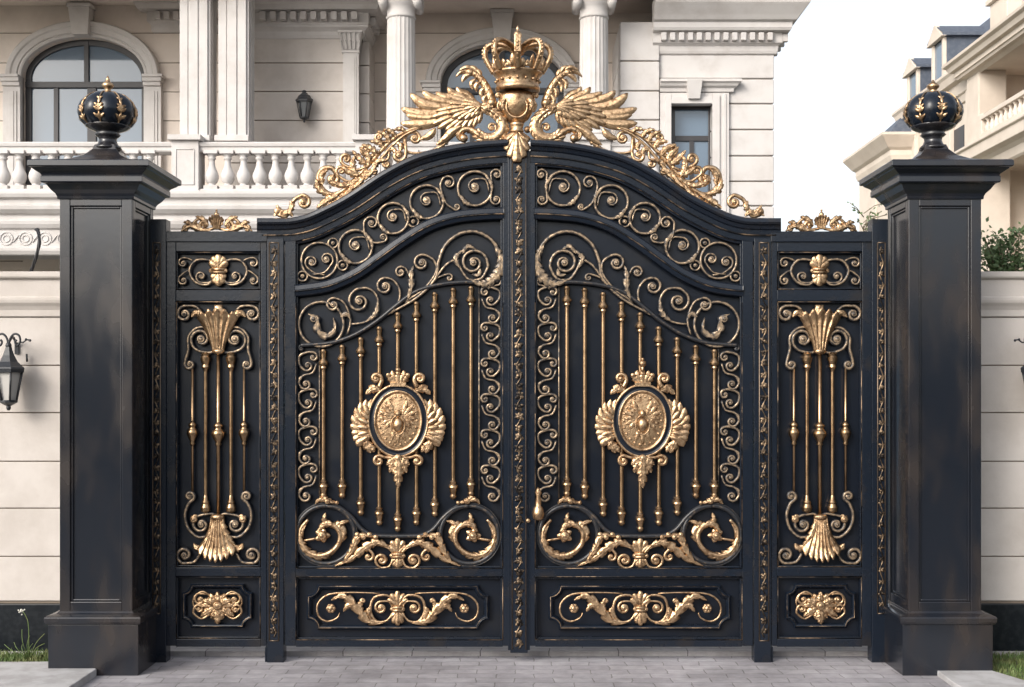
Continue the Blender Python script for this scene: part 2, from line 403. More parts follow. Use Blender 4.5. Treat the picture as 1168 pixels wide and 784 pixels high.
def rail_curve(mb, pts, prof, m=0):
    """profile [(offset down px, Y)] swept along a px curve; closed section"""
    c = catmull([(a, b, 0) for a, b in pts], 6); n = len(c); k = len(prof); vs = []
    for i, q in enumerate(c):
        t = c[min(i+1, n-1)]-c[max(i-1, 0)]; t.normalize(); nx, ny = -t.y, t.x
        if i == 0 or i == n-1: nx, ny = 0, 1
        for o, Y in prof: vs.append(P(q.x+nx*o, q.y+ny*o, Y))
    fs = []
    for i in range(n-1):
        for j in range(k): j2 = (j+1)%k; fs.append((i*k+j, (i+1)*k+j, (i+1)*k+j2, i*k+j2))
    fs.append(tuple(range(k))[::-1]); fs.append(tuple((n-1)*k+j for j in range(k)))
    mb.add(vs, [f[::-1] for f in fs], m, False)
def off_curve(pts, o, Y, cut=None):
    c = catmull([(a, b, 0) for a, b in pts], 6); n = len(c); out = []
    for i, q in enumerate(c):
        t = c[min(i+1, n-1)]-c[max(i-1, 0)]; t.normalize(); nx, ny = -t.y, t.x
        if i in (0, n-1): nx, ny = 0, 1
        if cut and not (cut[0] <= q.x <= cut[1]): continue
        out.append(P(q.x+nx*o, q.y+ny*o, Y))
    return out

def vine(mb, x, y0, y1, w, Y, m=0, unit=17.0):
    """running vine of small leaves and buds between y0 and y1 (px)"""
    unit *= .76; n = max(2, round((y1-y0)/unit)); u = (y1-y0)/n; rnd = random.Random(int(x*7))
    st = [(x+sin(i*pi/2.0)*w*.26, y0+(y1-y0)*i/(n*2)) for i in range(n*2+1)]
    c = catmull([(a, b, 0) for a, b in st], 3)
    sweep(mb, [P(q.x, q.y, Y) for q in c], .9*K, n=5, m=m)
    for i in range(n):
        cy = y0+(i+.5)*u; s = 1 if i % 2 else -1
        dome(mb, x+s*w*.08, cy, w*.24, Y, m=m, n=7, h=.010)
        for a, l in ((50, .56), (130, .56), (205, .55), (-25, .55), (90, .62)):
            a += rnd.uniform(-14, 14); l *= rnd.uniform(.8, 1.1)
            ca, sa = cos(radians(a)), sin(radians(a))*(1 if s > 0 else -1)
            leaf(mb, [(x+ca*1, cy+sa*1), (x+ca*l*w*.5+rnd.uniform(-.4,.4), cy+sa*l*w*.55), (x+ca*l*w, cy+sa*l*w)], w*.20, Y, lobes=0, bulge=1.3, thick=.003, nv=4, m=m)

def rect_line(mb, a, b, c, d, Y, r=.7, m=0, inner=None):
    pts = [(a, b), (c, b), (c, d), (a, d)]
    for i in range(4):
        p, q = pts[i], pts[(i+1)%4]; sweep(mb, [P(*p, Y), P(*q, Y)], r*K, n=6, m=m)

def notched(a, b, c, d, k, n=5):
    """rectangle with concave quarter-round corners, clockwise px outline"""
    out = []
    for cx, cy, s in ((a, b, 0), (c, b, 1), (c, d, 2), (a, d, 3)):
        for i in range(n+1):
            t = i/n*pi/2
            if s == 0: out.append((cx+k*sin(t), cy+k*cos(t)))
            if s == 1: out.append((cx-k*cos(t), cy+k*sin(t)))
            if s == 2: out.append((cx-k*sin(t), cy-k*cos(t)))
            if s == 3: out.append((cx+k*cos(t), cy-k*sin(t)))
    return out
def frame_mould(mb, outline, prof, m=0):
    """closed moulding in the gate plane; prof [(inset px, Y)]"""
    n = len(outline); k = len(prof); vs = []
    cx = sum(p[0] for p in outline)/n; cy = sum(p[1] for p in outline)/n
    for i in range(n):
        a, b, c = Vector(outline[i-1]), Vector(outline[i]), Vector(outline[(i+1)%n])
        d1 = (b-a).normalized(); d2 = (c-b).normalized(); n1 = Vector((-d1.y, d1.x)); n2 = Vector((-d2.y, d2.x))
        mi = n1+n2; mi = mi/max(mi.dot(n1), .5)
        for o, Y in prof: vs.append(P(b.x+mi.x*o, b.y+mi.y*o, Y))
    fs = []
    for i in range(n):
        i2 = (i+1)%n
        for j in range(k-1): fs.append((i*k+j, i2*k+j, i2*k+j+1, i*k+j+1))
    mb.add(vs, fs, m, False)

# ================================================================== THE SETTING
g = MB(); box(g, -400, 400, -400, 400, -.35, -.02); struct(g.build('ground', 'soil'))
g = MB(); box(g, -3.3, 3.3, -3.2, .16, -.019, 0)
# forecourt widening towards the street
struct(g.build('driveway', 'paving'))
g = MB(); box(g, -60, 60, -16, -3.2, -.019, -.004); struct(g.build('road', 'street'))
g = MB(); box(g, -9, 9, .165, 7.2, -.019, .035); struct(g.build('courtyard_paving', 'court'), bevel=0) if False else struct(g.build('courtyard_paving', 'court'))
# right-hand kerb slab and lawn
def poly_slab(name, pts, z0, z1, m, bevel=.006):
    mb = MB(); n = len(pts)
    mb.add([(x, y, z0) for x, y in pts]+[(x, y, z1) for x, y in pts],
           [tuple(range(n))[::-1], tuple(range(n, 2*n))]+[(i, (i+1)%n, n+(i+1)%n, n+i) for i in range(n)], 0, False)
    return mb.build(name, m, bevel=bevel)
def ground_at(px, py, z=0): d = F*(EYE-z)/(py-VY); return ((px-VX)*d/F, d-D0)
zk = .035
kr = [ground_at(1062, 760, zk), ground_at(1108, 757.5, zk), ground_at(1215, 790, zk), ground_at(1300, 830, zk), ground_at(1200, 836, zk), ground_at(1090, 780, zk)]
struct(poly_slab('kerb', kr[::-1], -.05, zk, 'concrete'))
kl = [(-5.5, -.62), (-2.80, -.62), (-2.72, -.36), (-2.76, -.25), (-5.5, -.25)]
kl = [ground_at(-220, 796, .05), ground_at(60, 796, .05), ground_at(110, 763, .05), ground_at(96, 756, .05), ground_at(60, 754.5, .05), ground_at(-220, 756, .05)]
struct(poly_slab('kerb', kl, -.05, .05, 'concrete'))
kl2 = [ground_at(-200, 870, .03), ground_at(75, 870, .03), ground_at(60, 797, .03), ground_at(-220, 797, .03)]
struct(poly_slab('pavement', kl2, -.05, .03, 'concrete'))
g = MB(); box(g, 3.0, 9, -.8, .19, -.019, .004)
struct(g.build('lawn_soil', 'soil'))
def tufts(name, region, n, hmin, hmax, label, seed, m='grass', wd=.004, inside=None):
    mb = MB(); rnd = random.Random(seed)
    for _ in range(n):
        x = rnd.uniform(region[0], region[1]); y = rnd.uniform(region[2], region[3])
        if inside and not inside(x, y): continue
        h = rnd.uniform(hmin, hmax); a = rnd.uniform(0, 2*pi); l = rnd.uniform(.1, .7)*h; wv = wd*rnd.uniform(.6, 1.3)
        dx, dy = cos(a)*l, sin(a)*l; b = a+pi/2+rnd.uniform(-.6, .6); wx, wy = cos(b)*wv, sin(b)*wv
        z0 = 0
        mb.add([(x-wx, y-wy, z0), (x+wx, y+wy, z0), (x+dx*.4+wx*.7, y+dy*.4+wy*.7, z0+h*.6), (x+dx*.4-wx*.7, y+dy*.4-wy*.7, z0+h*.6), (x+dx, y+dy, z0+h)],
               [(0, 1, 2, 3), (3, 2, 4)], 0, True)
    o = mb.build(name, m); o['kind'] = 'stuff'; o['label'] = label; o['category'] = 'grass'; return o
def right_in(x, y):
    # behind the kerb's inner edge
    (ax, ay), (bx, by) = kr[1], kr[2]
    return y > ay+(by-ay)*(x-ax)/(bx-ax)+.02 if x > ax else (x > 3.24 and y > -.3)
tufts('grass', (3.1, 5.5, -.9, .18), 16000, .015, .05, 'short green lawn beside the right pillar and kerb slab', 3, inside=right_in)
tufts('grass', (-5.0, -2.99, -.28, .18), 5200, .02, .075, 'weedy grass between the left wall plinth and concrete kerb', 4,
      inside=lambda x, y: x < -3.22 or y < -.52)

# unseen leafy bank added behind the camera so the gloss paint mirrors something dark
hd = MB(); rnd = random.Random(21); nx_, nz_ = 150, 14
rows = []
for i in range(nz_+1):
    row = []
    for j in range(nx_+1):
        x = -36+72*j/nx_; top = 6.0+1.1*sin(x*.31+1)+.8*sin(x*.83)+.5*sin(x*2.1)+rnd.uniform(-.25, .25)
        row.append((x+rnd.uniform(-.15, .15), -27+rnd.uniform(-.35, .35)-1.2*(i/nz_)**3, top*i/nz_-.02))
    rows.append(row)
back = [(p[0], -31, p[2]*.9) for p in rows[-1]]; back0 = [(p[0], -31.2, -.02) for p in rows[0]]
rows += [back, back0]
w_ = nx_+1; hd.add([p for r_ in rows for p in r_], [(i*w_+j+1, i*w_+j, (i+1)*w_+j, (i+1)*w_+j+1) for i in range(len(rows)-1) for j in range(nx_)], 0, True)
tag(hd.build('added_hedge', 'added_hedge'), 'unseen dark leafy bank behind the camera, added for the glossy pillars to mirror', 'added_hedge')

# ================================================================== GATE
Yf = -.045          # front of leaf frames
T = [(293, 248.8), (315, 248.8), (333, 248), (350, 244), (366, 237), (383, 228.5), (399.5, 219), (432.7, 197), (466, 179.5), (499, 169), (532, 162.5), (555, 160), (579, 158.5)]
MID = [(336, 331.6), (345, 331), (375, 326), (405, 313), (430, 296), (458, 276), (488, 258), (519, 248), (550, 244.5), (575, 243.6)]
INNER = [(343, 394), (360, 393), (381, 390.5), (405.7, 381.5), (430, 366.5), (451.6, 349), (473, 333.5), (497.5, 325.5), (528, 322), (548, 323)]
BARX = [369, 390.3, 411.5, 432.6, 453.7, 475, 496, 517, 537.3]
BART = [398, 393, 384.4, 372, 356, 343.7, 333, 328, 326]
BARB = [569, 569, 588.6, 600, 607, 600, 590, 570, 567]

def spindle(mb, x, y0, y1, Y=.0, m=0, r=2.3):
    s = K; cx = X(x, Y)
    def z(y): return Z(y, Y)
    prof = [(z(y1), 1.6), (z(y1-2), 3.1), (z(y1-4), 3.6), (z(y1-6), 2.7), (z(y1-12), 4.0), (z(y1-14), 5.0), (z(y1-16), 4.6), (z(y1-18), 3.0),
            (z(y1-20), 3.5), (z(y1-22), r), (z(y1-24), r*.95), (z(y0+26), r*.95), (z(y0+24), r), (z(y0+22), 3.4), (z(y0+20), 2.9), (z(y0+18), 4.8), (z(y0+16), 5.0), (z(y0+14), 4.0),
            (z(y0+11), 2.6), (z(y0+5), 2.7), (z(y0+3), 3.2), (z(y0+1), 2.6), (z(y0), 1.2)]
    lathe(mb, cx, Y, [(a, b*s*(1.12 if b > 2.6 else 1)) for a, b in prof], n=16, m=m, crisp=True)

def medallion(root, cx, cy, ball_top):
    Yb = -.035
    mb = MB()
    frame_el = [(cx+cos(2*pi*i/56)*35.5, cy+sin(2*pi*i/56)*42.5) for i in range(56)]
    frame_mould(mb, frame_el, [(0, .0), (0, Yb-.012), (1.2, Yb-.017), (2.6, Yb-.016), (3.2, Yb-.010), (7.4, Yb-.010), (8.0, Yb-.016), (9.2, Yb-.017), (10.4, Yb-.010), (11.4, Yb-.004)])
    for i in range(len(mb.f)):
        k = i % 9; mb.m[i] = 1 if k in (3, 4, 5) else 0; mb.s[i] = True
    r = mb.build('medallion', ['gold', 'paint'], root)
    mb = MB(); n = 48; R = 12
    # embossed disc: eagle-like displayed bird in low relief
    vs = []; fs = []; rx, ry = 25.0, 31.5
    for i in range(R+1):
        for j in range(n):
            q = 1-i/R; a = 2*pi*j/n; pp = P(cx+cos(a)*rx*q, cy+sin(a)*ry*q, Yb); vs.append((pp.x, Yb+.001-.010*(1-q*q), pp.z))
    for i in range(R):
        for j in range(n): fs.append((i*n+j, (i+1)*n+j, (i+1)*n+(j+1)%n, i*n+(j+1)%n))
    mb.add(vs, [f[::-1] if False else f for f in fs], 0, True)
    Ye = Yb-.007
    for s in (-1, 1):
        for a, l in ((70, 20), (45, 21), (22, 21), (0, 19), (-22, 18), (-45, 17)):
            ca, sa = cos(radians(a))*s, -sin(radians(a))
            leaf(mb, [(cx+s*4+ca*2, cy-3+sa*2), (cx+s*4+ca*l*.55, cy-3+sa*l*.6), (cx+s*4+ca*l*.92, cy-3+sa*l*1.05)], 3.1, Ye, lobes=3, bulge=2.2, thick=.01, nv=6)
    for a, l in ((-90, 26), (-70, 24), (-110, 24)):
        leaf(mb, [(cx, cy+8), (cx+cos(radians(a))*l*.5, cy-sin(radians(a))*l*.5+2), (cx+cos(radians(a))*l, cy-sin(radians(a))*l)], 3.2, Ye, lobes=3, bulge=2.0, thick=.01, nv=6)
    c = P(cx, cy+5, Ye-.004); ball(mb, (c.x, c.y, c.z), 7*K, n=14, sc=(.85, .8, 1.25))
    c = P(cx, cy-8, Ye-.006); ball(mb, (c.x, c.y, c.z), 3.4*K, n=10, sc=(1, .9, 1.3))
    for i in range(22):
        a = 2*pi*i/22; dome(mb, cx+cos(a)*21.5, cy+sin(a)*27.5, 1.7, Ye+.004, n=6, h=.007)
    ring(mb, cx, cy+5, 8, .8, Ye-.008, ry=11, n=24)
    mb.build('embossed_disc', 'gold', r)
    # crown above
    mb = MB(); cy0 = cy-42
    for k, (a, l) in enumerate(((90, 15), (62, 15), (118, 15), (36, 15), (144, 15))):
        ca, sa = cos(radians(a)), -sin(radians(a))
        leaf(mb, [(cx+ca*2, cy0+1), (cx+ca*l*.8, cy0-3+sa*l*.45), (cx+ca*l*.95, cy0-2+sa*l)], 3.6, -.05+abs(a-90)*.0001, lobes=2, bulge=3, thick=.014, nv=6)
    box(mb, X(cx-9, -.06), X(cx+9, -.06), -.066, -.03, Z(cy0+3, -.06), Z(cy0-1.5, -.06))
    for s in (-1, 0, 1): dome(mb, cx+s*11, cy0-12+abs(s)*2, 2.6, -.055, h=.012)
    if ball_top: c = P(cx, cy0-23, -.055); ball(mb, c, 4.2*K); sweep(mb, [P(cx, cy0-12, -.055), P(cx, cy0-22, -.055)], 1.8*K); c = P(cx, cy0-28, -.055); ball(mb, c, 1.9*K)
    else: c = P(cx, cy0-16, -.055); ball(mb, c, 3.0*K)
    mb.build('crown', 'gold', r)
    for s in (-1, 1):
        mb = MB()
        scroll(mb, [(cx+s*22, cy-38), (cx+s*19, cy-44)], None, (cx+s*25, cy-48, 6.2, s), r=2.3, Y=-.045, turns=1.1, r0=1.2)
        leaf(mb, [(cx+s*20, cy-34), (cx+s*28, cy-37), (cx+s*37, cy-30)], 5, -.04, lobes=3, bulge=3)
        mb.build('scroll', 'gold', r)
        mb = MB()
        for i in range(9):        # fan of feathers
            t = i/8; a = radians(112-150*t); l = 29-10*t+3*sin(t*pi); bx, by = cx+s*(33-2*t), cy+2+16*t
            ca, sa = cos(a)*s, -sin(a)
            ex, ey = bx+ca*l*.72+s*5, by+sa*l
            leaf(mb, [(bx, by), (bx+ca*l*.45+s*5, by+sa*l*.45), (ex, ey)], 4.1, -.028-.0022*i, lobes=0, bulge=3.0, thick=.01, nv=6,
                 env=lambda u: (.45+.55*sin(pi*min(1, u*1.1)))*(1-max(0, u-.8)*4.2))
        for i in range(6):
            t = i/5; bx, by = cx+s*34, cy-6+24*t; a = radians(70-105*t)
            leaf(mb, [(bx, by), (bx+cos(a)*s*7, by-sin(a)*7), (bx+cos(a)*s*13, by-sin(a)*13)], 3.0, -.052, lobes=0, bulge=2.5, nv=6)
        mb.build('wing', 'gold', r)
        mb = MB()
        dome(mb, cx+s*41, cy+20, 5.2, -.03, h=.022); dome(mb, cx+s*45, cy+15, 2.6, -.03, h=.018)
        leaf(mb, [(cx+s*38, cy+21), (cx+s*36, cy+28), (cx+s*31, cy+37)], 5, -.04, lobes=3, bulge=4)
        leaf(mb, [(cx+s*36, cy+24), (cx+s*30, cy+31), (cx+s*27, cy+36)], 4, -.042, lobes=3, bulge=3)
        scroll(mb, [(cx+s*5, cy+42), (cx+s*14, cy+42), (cx+s*20, cy+40)], None, (cx+s*22, cy+46, 6, s), r=2.2, Y=-.045, turns=1.1)
        mb.build('leaf_spray', 'gold', r)
    mb = MB()
    for a, l, ww in ((-90, 36, 6), (-62, 21, 5), (-118, 21, 5), (-35, 16, 4.5), (-145, 16, 4.5)):
        ca, sa = cos(radians(a)), -sin(radians(a))
        leaf(mb, [(cx+ca*2, cy+42), (cx+ca*l*.6, cy+42+sa*l*.5), (cx+ca*l, cy+41+sa*l)], ww, -.05 if a != -90 else -.058, lobes=4 if a == -90 else 3, bulge=3.5, thick=.014)
    leaf(mb, [(cx-6, cy+60), (cx, cy+54), (cx+6, cy+60)], 4, -.056, lobes=3, bulge=3)
    dome(mb, cx, cy+43, 5, -.055, h=.014)
    mb.build('palmette', 'gold', r)

def fleur(mb, cx, cy, up, dn, w, Y, m=0):
    """double palmette tied with a waist band"""
    for sgn, L, ww in ((1, up, w), (-1, dn, w*.72)):
        for a, f in ((90, 1), (66, .93), (114, .93), (45, .78), (135, .78)):
            ca, sa = cos(radians(a)), -sin(radians(a))*sgn; l = L*f
            leaf(mb, [(cx, cy-sgn*1), (cx+ca*l*.35, cy+sa*l*.55), (cx+ca*l*1.0*(ww/w), cy+sa*l)], w*.30, Y-(.004 if a == 90 else 0), lobes=0, bulge=3, thick=.01, nv=6,
                 env=lambda u: .35+.75*sin(pi*min(1, u*.95+.05))*u**.5 if u < .97 else .2)
    for q in (-1.7, 1.7): sweep(mb, [P(cx-w*.5, cy+q, Y-.012), P(cx+w*.5, cy+q, Y-.012)], 2.0*K, n=10, m=m)
    for q in (-1, 1): dome(mb, cx+q*w*.55, cy, 2.8, Y-.006, h=.014, n=8)

def lower_ornament(root, cx):
    """acanthus scrollwork of the low panel, cx = middle (px)"""
    mb = MB(); Y = -.03; cy = 695
    fleur(mb, cx, cy, 21, 19, 11, Y)
    for s in (-1, 1):
        scroll(mb, [(cx+s*5, cy+3), (cx+s*12, cy+13), (cx+s*24, cy+14), (cx+s*31, cy+2), (cx+s*27, cy-13), (cx+s*12, cy-16), (cx+s*4, cy-8)], None, None, r=1.7, Y=Y, r0=.5, r1=.6)
        scroll(mb, [(cx+s*5, cy+2), (cx+s*9, cy-8)], None, (cx+s*19, cy-1.5, 7.5, s), r=1.6, Y=Y, button=.5, r0=.6)
        # long acanthus stem to the outer rosette
        leaf(mb, [(cx+s*16, cy+16), (cx+s*34, cy+13), (cx+s*47, cy-2), (cx+s*62, cy-15), (cx+s*76, cy-10)], 5.5, Y-.006, lobes=6, bulge=3.2, thick=.012)
        leaf(mb, [(cx+s*48, cy-2), (cx+s*56, cy-4), (cx+s*62, cy+3)], 3.6, Y-.008, lobes=3, bulge=2.5)
        leaf(mb, [(cx+s*40, cy+6), (cx+s*43, cy-4), (cx+s*40, cy-13)], 3.2, Y-.004, lobes=3, bulge=2.5)
        leaf(mb, [(cx+s*30, cy+13), (cx+s*33, cy+2), (cx+s*31, cy-3)], 3.0, Y-.004, lobes=3, bulge=2.5)
        scroll(mb, [(cx+s*44, cy+2), (cx+s*42, cy-6)], None, (cx+s*39.5, cy-9, 3.6, -s), r=1.2, Y=Y, turns=.9)
        scroll(mb, [(cx+s*20, cy-18), (cx+s*50, cy-19), (cx+s*78, cy-17), (cx+s*91, cy-6), (cx+s*90, cy+8), (cx+s*80, cy+14), (cx+s*69, cy+10), (cx+s*66, cy+4)], None, None, r=1.2, Y=Y, r0=.5, r1=.5)
        dome(mb, cx+s*76, cy-1, 5.5, Y-.004, h=.022, n=12)
        for k in range(6): a = 2*pi*k/6; dome(mb, cx+s*76+cos(a)*3.6, cy-1+sin(a)*3.6, 2.1, Y-.012, h=.011, n=7)
    mb.build('acanthus_scrollwork', 'gold', root)

def build_leaf(sgn, label):
    """one gate leaf; designed as the left one, mirrored in SX for the right"""
    global SX
    SX = sgn; cx = sgn*X(451, 0)
    root = thing('gate_leaf', label, 'gate leaf', (cx, 0, .1), 'the two ornate gate leaves')
    # ---- frame
    mb = MB()
    pbox(mb, 325, 262, 337.5, 737, Yf, .03)                      # hinge stile
    pbox(mb, 573.5, 172, 582 if sgn > 0 else 580, 737, Yf, .03)                       # meeting stile
    pbox(mb, 337.5, 648.5, 573.5, 658, Yf+.001, .03)              # lock rail
    pbox(mb, 337.5, 722+8, 573.5, 738, Yf+.001, .03)               # bottom rail
    rail_curve(mb, [p for p in MID], [(-7, .03), (-7, Yf+.006), (-5.5, Yf-.006), (-1, Yf-.012), (1.5, Yf-.010), (5.5, Yf-.004), (7, Yf+.008), (7, .03)])
    # second inner step round every opening
    for a, b, c, d in ((337.5, 270, 340, 330), (571, 180, 573.5, 246), (337.5, 330, 340, 648.5), (571, 246, 573.5, 648.5), (337.5, 658, 340, 730), (571, 658, 573.5, 730)):
        pbox(mb, a, b, c, d, Yf+.02, .03)
    for b, d in ((646, 648.5), (658, 660.5), (727.5, 730)): pbox(mb, 340, b, 571, d, Yf+.021, .03)
    mb.build('frame', 'frame', root, bevel=.004)
    mb = MB()
    rail_curve(mb, T, [(0, .06), (0, -.085), (1, -.105), (4.5, -.112), (7, -.100), (8.5, -.082), (12.5, -.070), (14, -.058), (20, -.056), (20, Yf-.004), (27, Yf-.002), (28.5, Yf+.012), (31, Yf+.02), (31, .03), (20, .035)])
    mb.build('arched_cornice', 'frame', root, bevel=.002)
    # ---- back sheet
    mb = MB(); xs = [327+i*(579-327)/50 for i in range(51)]
    tt = catmull([(a, b, 0) for a, b in T], 6); tb = [(q.x, q.y) for q in tt]
    Yp = .018
    strip(mb, [X(x, Yp) for x in xs], [Z(735, Yp)]*51, [Z(interp(tb, x)+14, Yp) for x in xs], Yp, .030)
    mb.build('back_panel', 'paint', root)
    # ---- gold lining
    mb = MB()
    sweep(mb, off_curve(T, 19.6, -.0565, (296, 580)), .9*K, n=6)
    sweep(mb, off_curve(T, 28, Yf+.006, (338, 575)), .55*K, n=6)
    sweep(mb, off_curve(MID, .5, Yf-.0125, (326, 575)), .85*K, n=6)
    for x in (337.5, 573.5):
        sweep(mb, [P(x, 345, Yf), P(x, 648, Yf)], .5*K, n=6)
    for y in (648.5, 658, 730): sweep(mb, [P(338, y, Yf), P(573, y, Yf)], .5*K, n=6)
    for x in (337.5, 573.5): sweep(mb, [P(x, 658, Yf), P(x, 730, Yf)], .5*K, n=6)
    mb.build('gold_lining', 'goldline', root)
    # ---- upper band scrolls: (centre, radius) rings with inner spirals
    Y = -.014
    for cxx, cyy, r, q, vd in ((541.8, 215.2, 19.5, (559, 207), 1), (486.8, 230.5, 19, (503, 240), 1), (448.5, 249.2, 17.5, (464, 256), 1), (405.7, 281.6, 19, (421, 291), 1)):
        mb = MB()
        ring(mb, cxx, cyy, r, 2.0, Y)
        scroll(mb, [(cxx+r*.95*cos(.5), cyy+r*.95*sin(.5)-4), (cxx+r*.62, cyy-r*.52)], None, (cxx, cyy-2, r*.45, -1), r=1.5, Y=Y-.002, turns=1.1, button=.62)
        leaf(mb, [(cxx-r*.9, cyy+r*.35), (cxx-r*.55, cyy+r*.82), (cxx-r*.1, cyy+r*1.0)], 3.3, Y-.008, lobes=4, bulge=2.5, nv=6)
        leaf(mb, [(cxx+r*.6, cyy-r*.78), (cxx+r*.95, cyy-r*.3), (cxx+r*.98, cyy+r*.25)], 2.8, Y-.008, lobes=4, bulge=2.5, nv=6)
        mb.build('scroll_ring', 'scroll', root)
    mb = MB()
    ring(mb, 364.4, 297.4, 20.5, 1.7, Y)
    scroll(mb, [(372, 314), (360, 312)], None, (355.5, 299, 8, 1), r=1.5, Y=Y, button=.5); scroll(mb, [(356, 313), (370, 311)], None, (372.5, 295.7, 8, -1), r=1.5, Y=Y-.003, button=.5)
    mb.build('scroll_ring', 'scroll', root)
    for ctrl, v0, v1 in (([(561, 214)], (566.5, 199, 6.5, 1), (566, 228, 6.3, -1)),
                         ([(502.5, 214), (508, 231)], (511.9, 208.5, 8.5, 1), (521, 236, 4, -1)),
                         ([(415, 256), (417, 270), (427, 277)], (424, 254.5, 8, 1), (437, 271, 5, -1))):
        mb = MB(); scroll(mb, ctrl, v0, v1, r=1.6, Y=Y-.004); mb.build('scroll', 'scroll', root)
    for cxx, cyy, r in ((471.5, 253, 6), (391, 303, 5.5), (380, 277.5, 5.5), (345.2, 315.3, 5.6)):
        mb = MB(); ring(mb, cxx, cyy, r, 1.4, Y, n=20); dome(mb, cxx, cyy, r*.5, Y, h=.018); mb.build('rosette', 'scroll', root)
    # ---- inner arch bar and rings at the foot
    mb = MB()
    c = catmull([(a, b, 0) for a, b in INNER], 5)
    sweep(mb, [P(q.x, q.y, -.012) for q in c], 2.6*K, n=8, flat=1.2)
    scroll(mb, [(352, 393.5), (347, 394)], None, (344, 397.5, 3.5, -1), r=1.8, Y=-.012, turns=.8, button=.5)
    mb.build('arched_bar', 'scroll_dark', root)
    mb = MB()
    ring(mb, 371.5, 610, 33, 2.7, -.018, n=64); ring(mb, 535.5, 610, 33, 2.7, -.018, n=64)
    ring(mb, 371.5, 610, 36, .8, -.022, n=64); ring(mb, 535.5, 610, 36, .8, -.022, n=64)
    c = catmull([(a, b, 0) for a, b in ((372, 577), (388, 580), (401, 590), (412, 603), (424, 610), (440, 611.5), (467, 611.5), (483, 610), (495, 603), (506, 590), (519, 580), (535, 577))], 5)
    sweep(mb, [P(q.x, q.y, -.016) for q in c], 2.7*K, n=8, flat=1.2)
    mb.build('base_rail', 'scroll_dark', root)
    # ---- frieze scrolls between the arches
    def part(fn, name='scroll', m='scroll'):
        b = MB(); fn(b); return b.build(name, m, root)
    part(lambda b: (scroll(b, [(430, 365), (455, 352), (478, 338), (497, 318), (500, 300), (508, 280), (524, 267), (543, 264.5), (561, 274), (571, 292), (570, 311), (560, 322), (546, 324)], None, None, r=2.5, Y=Y, r0=.5),
                    leaf(b, [(563, 278), (572, 296), (567, 314), (552, 324), (536, 319)], 6.6, Y-.012, lobes=9, bulge=3, rag=.5)), 'great_scroll')
    part(lambda b: (scroll(b, [(497, 318), (508, 303), (520, 297), (526, 308), (535, 319), (549, 318), (556, 306)], None, (540, 300, 16.5, -1), r=2.2, Y=Y-.003, turns=1.45, button=.3),
                    leaf(b, [(524, 306), (520, 294), (529, 285)], 3.6, Y-.012, lobes=3, bulge=2.5), leaf(b, [(527, 290), (534, 281), (543, 285)], 3.2, Y-.012, lobes=3, bulge=2.5),
                    leaf(b, [(548, 306), (546, 314), (538, 313)], 3, Y-.012, lobes=2, bulge=2.5)))
    part(lambda b: scroll(b, [(462, 344), (480, 333), (492, 320), (498, 308), (495, 297)], None, (481, 300, 10, -1), r=2.0, Y=Y-.002, button=.42))
    part(lambda b: scroll(b, [(497, 318), (505, 314.5)], None, (512.5, 317, 4.5, 1), r=1.7, Y=Y, turns=1))
    part(lambda b: scroll(b, [(556, 330), (565, 326)], None, (567.5, 321, 4.5, -1), r=1.6, Y=Y, turns=1))
    part(lambda b: scroll(b, [(446, 358), (455, 344), (456, 331), (450, 321)], None, (439, 327, 10.5, -1), r=2.0, Y=Y-.002, button=.4))
    part(lambda b: (scroll(b, [(462, 346), (470, 338), (469, 320)], None, (457, 310.5, 7, -1), r=1.8, Y=Y), leaf(b, [(465, 342), (469, 328), (469, 312), (472, 303)], 4, Y-.01, lobes=4, bulge=3)))
    part(lambda b: (scroll(b, [(400, 370), (418, 367), (430, 355), (431, 341), (423, 330), (410, 329)], None, (410, 344, 13, -1), r=2.0, Y=Y-.002, button=.36), leaf(b, [(419, 366), (429, 357), (431, 342)], 3.5, Y-.01, lobes=4, bulge=2.5)))
    part(lambda b: (ring(b, 366.5, 370, 25.5, 2.0, Y), scroll(b, [(396, 382), (400, 365), (393, 346)], None, (380, 348, 8.5, -1), r=1.9, Y=Y-.003),
                    leaf(b, [(351, 358), (362, 364), (362, 376), (372, 384), (382, 376), (380, 362)], 5.0, Y-.010, lobes=5, bulge=3.5), dome(b, 358, 364, 5, Y-.006, h=.02),
                    leaf(b, [(388, 362), (396, 358), (399, 364)], 3.4, Y-.01, lobes=2, bulge=2.5)), 'scroll_ring')
    # ---- side strips of C-scrolls
    for x0, x1, y0, y1 in ((548.5, 570, 328, 572), (362, 341, 402, 572)):
        mid = (x0+x1)/2; hw = abs(x1-x0)/2; n = max(3, round((y1-y0)/41)); u = (y1-y0)/n; d = 1 if x1 > x0 else -1
        for i in range(n):
            ya = y0+i*u
            mb = MB()
            # stem hugging the bar side then sweeping out to the frame side, closing in volutes
            scroll(mb, [(mid+d*hw*.1, ya), (mid+d*hw*.95, ya+u*.10), (mid+d*hw*.95, ya+u*.32)], (mid-d*hw*.55, ya+u*.13, u*.13, -d), (mid+d*hw*.05, ya+u*.36, u*.15, d), r=1.8, Y=Y, turns=1.05)
            scroll(mb, [(mid-d*hw*.9, ya+u*.30), (mid-d*hw*.5, ya+u*.55), (mid+d*hw*.5, ya+u*.62), (mid+d*hw*.98, ya+u*.8)], None, (mid+d*hw*.25, ya+u*.86, u*.15, d), r=1.8, Y=Y-.003, turns=1.15)
            leaf(mb, [(mid+d*hw*.55, ya+u*.62), (mid+d*hw*.95, ya+u*.74), (mid+d*hw*.95, ya+u*.9)], 2.2, Y-.006, lobes=2, bulge=2, nv=6)
            mb.build('scroll', 'scroll', root)
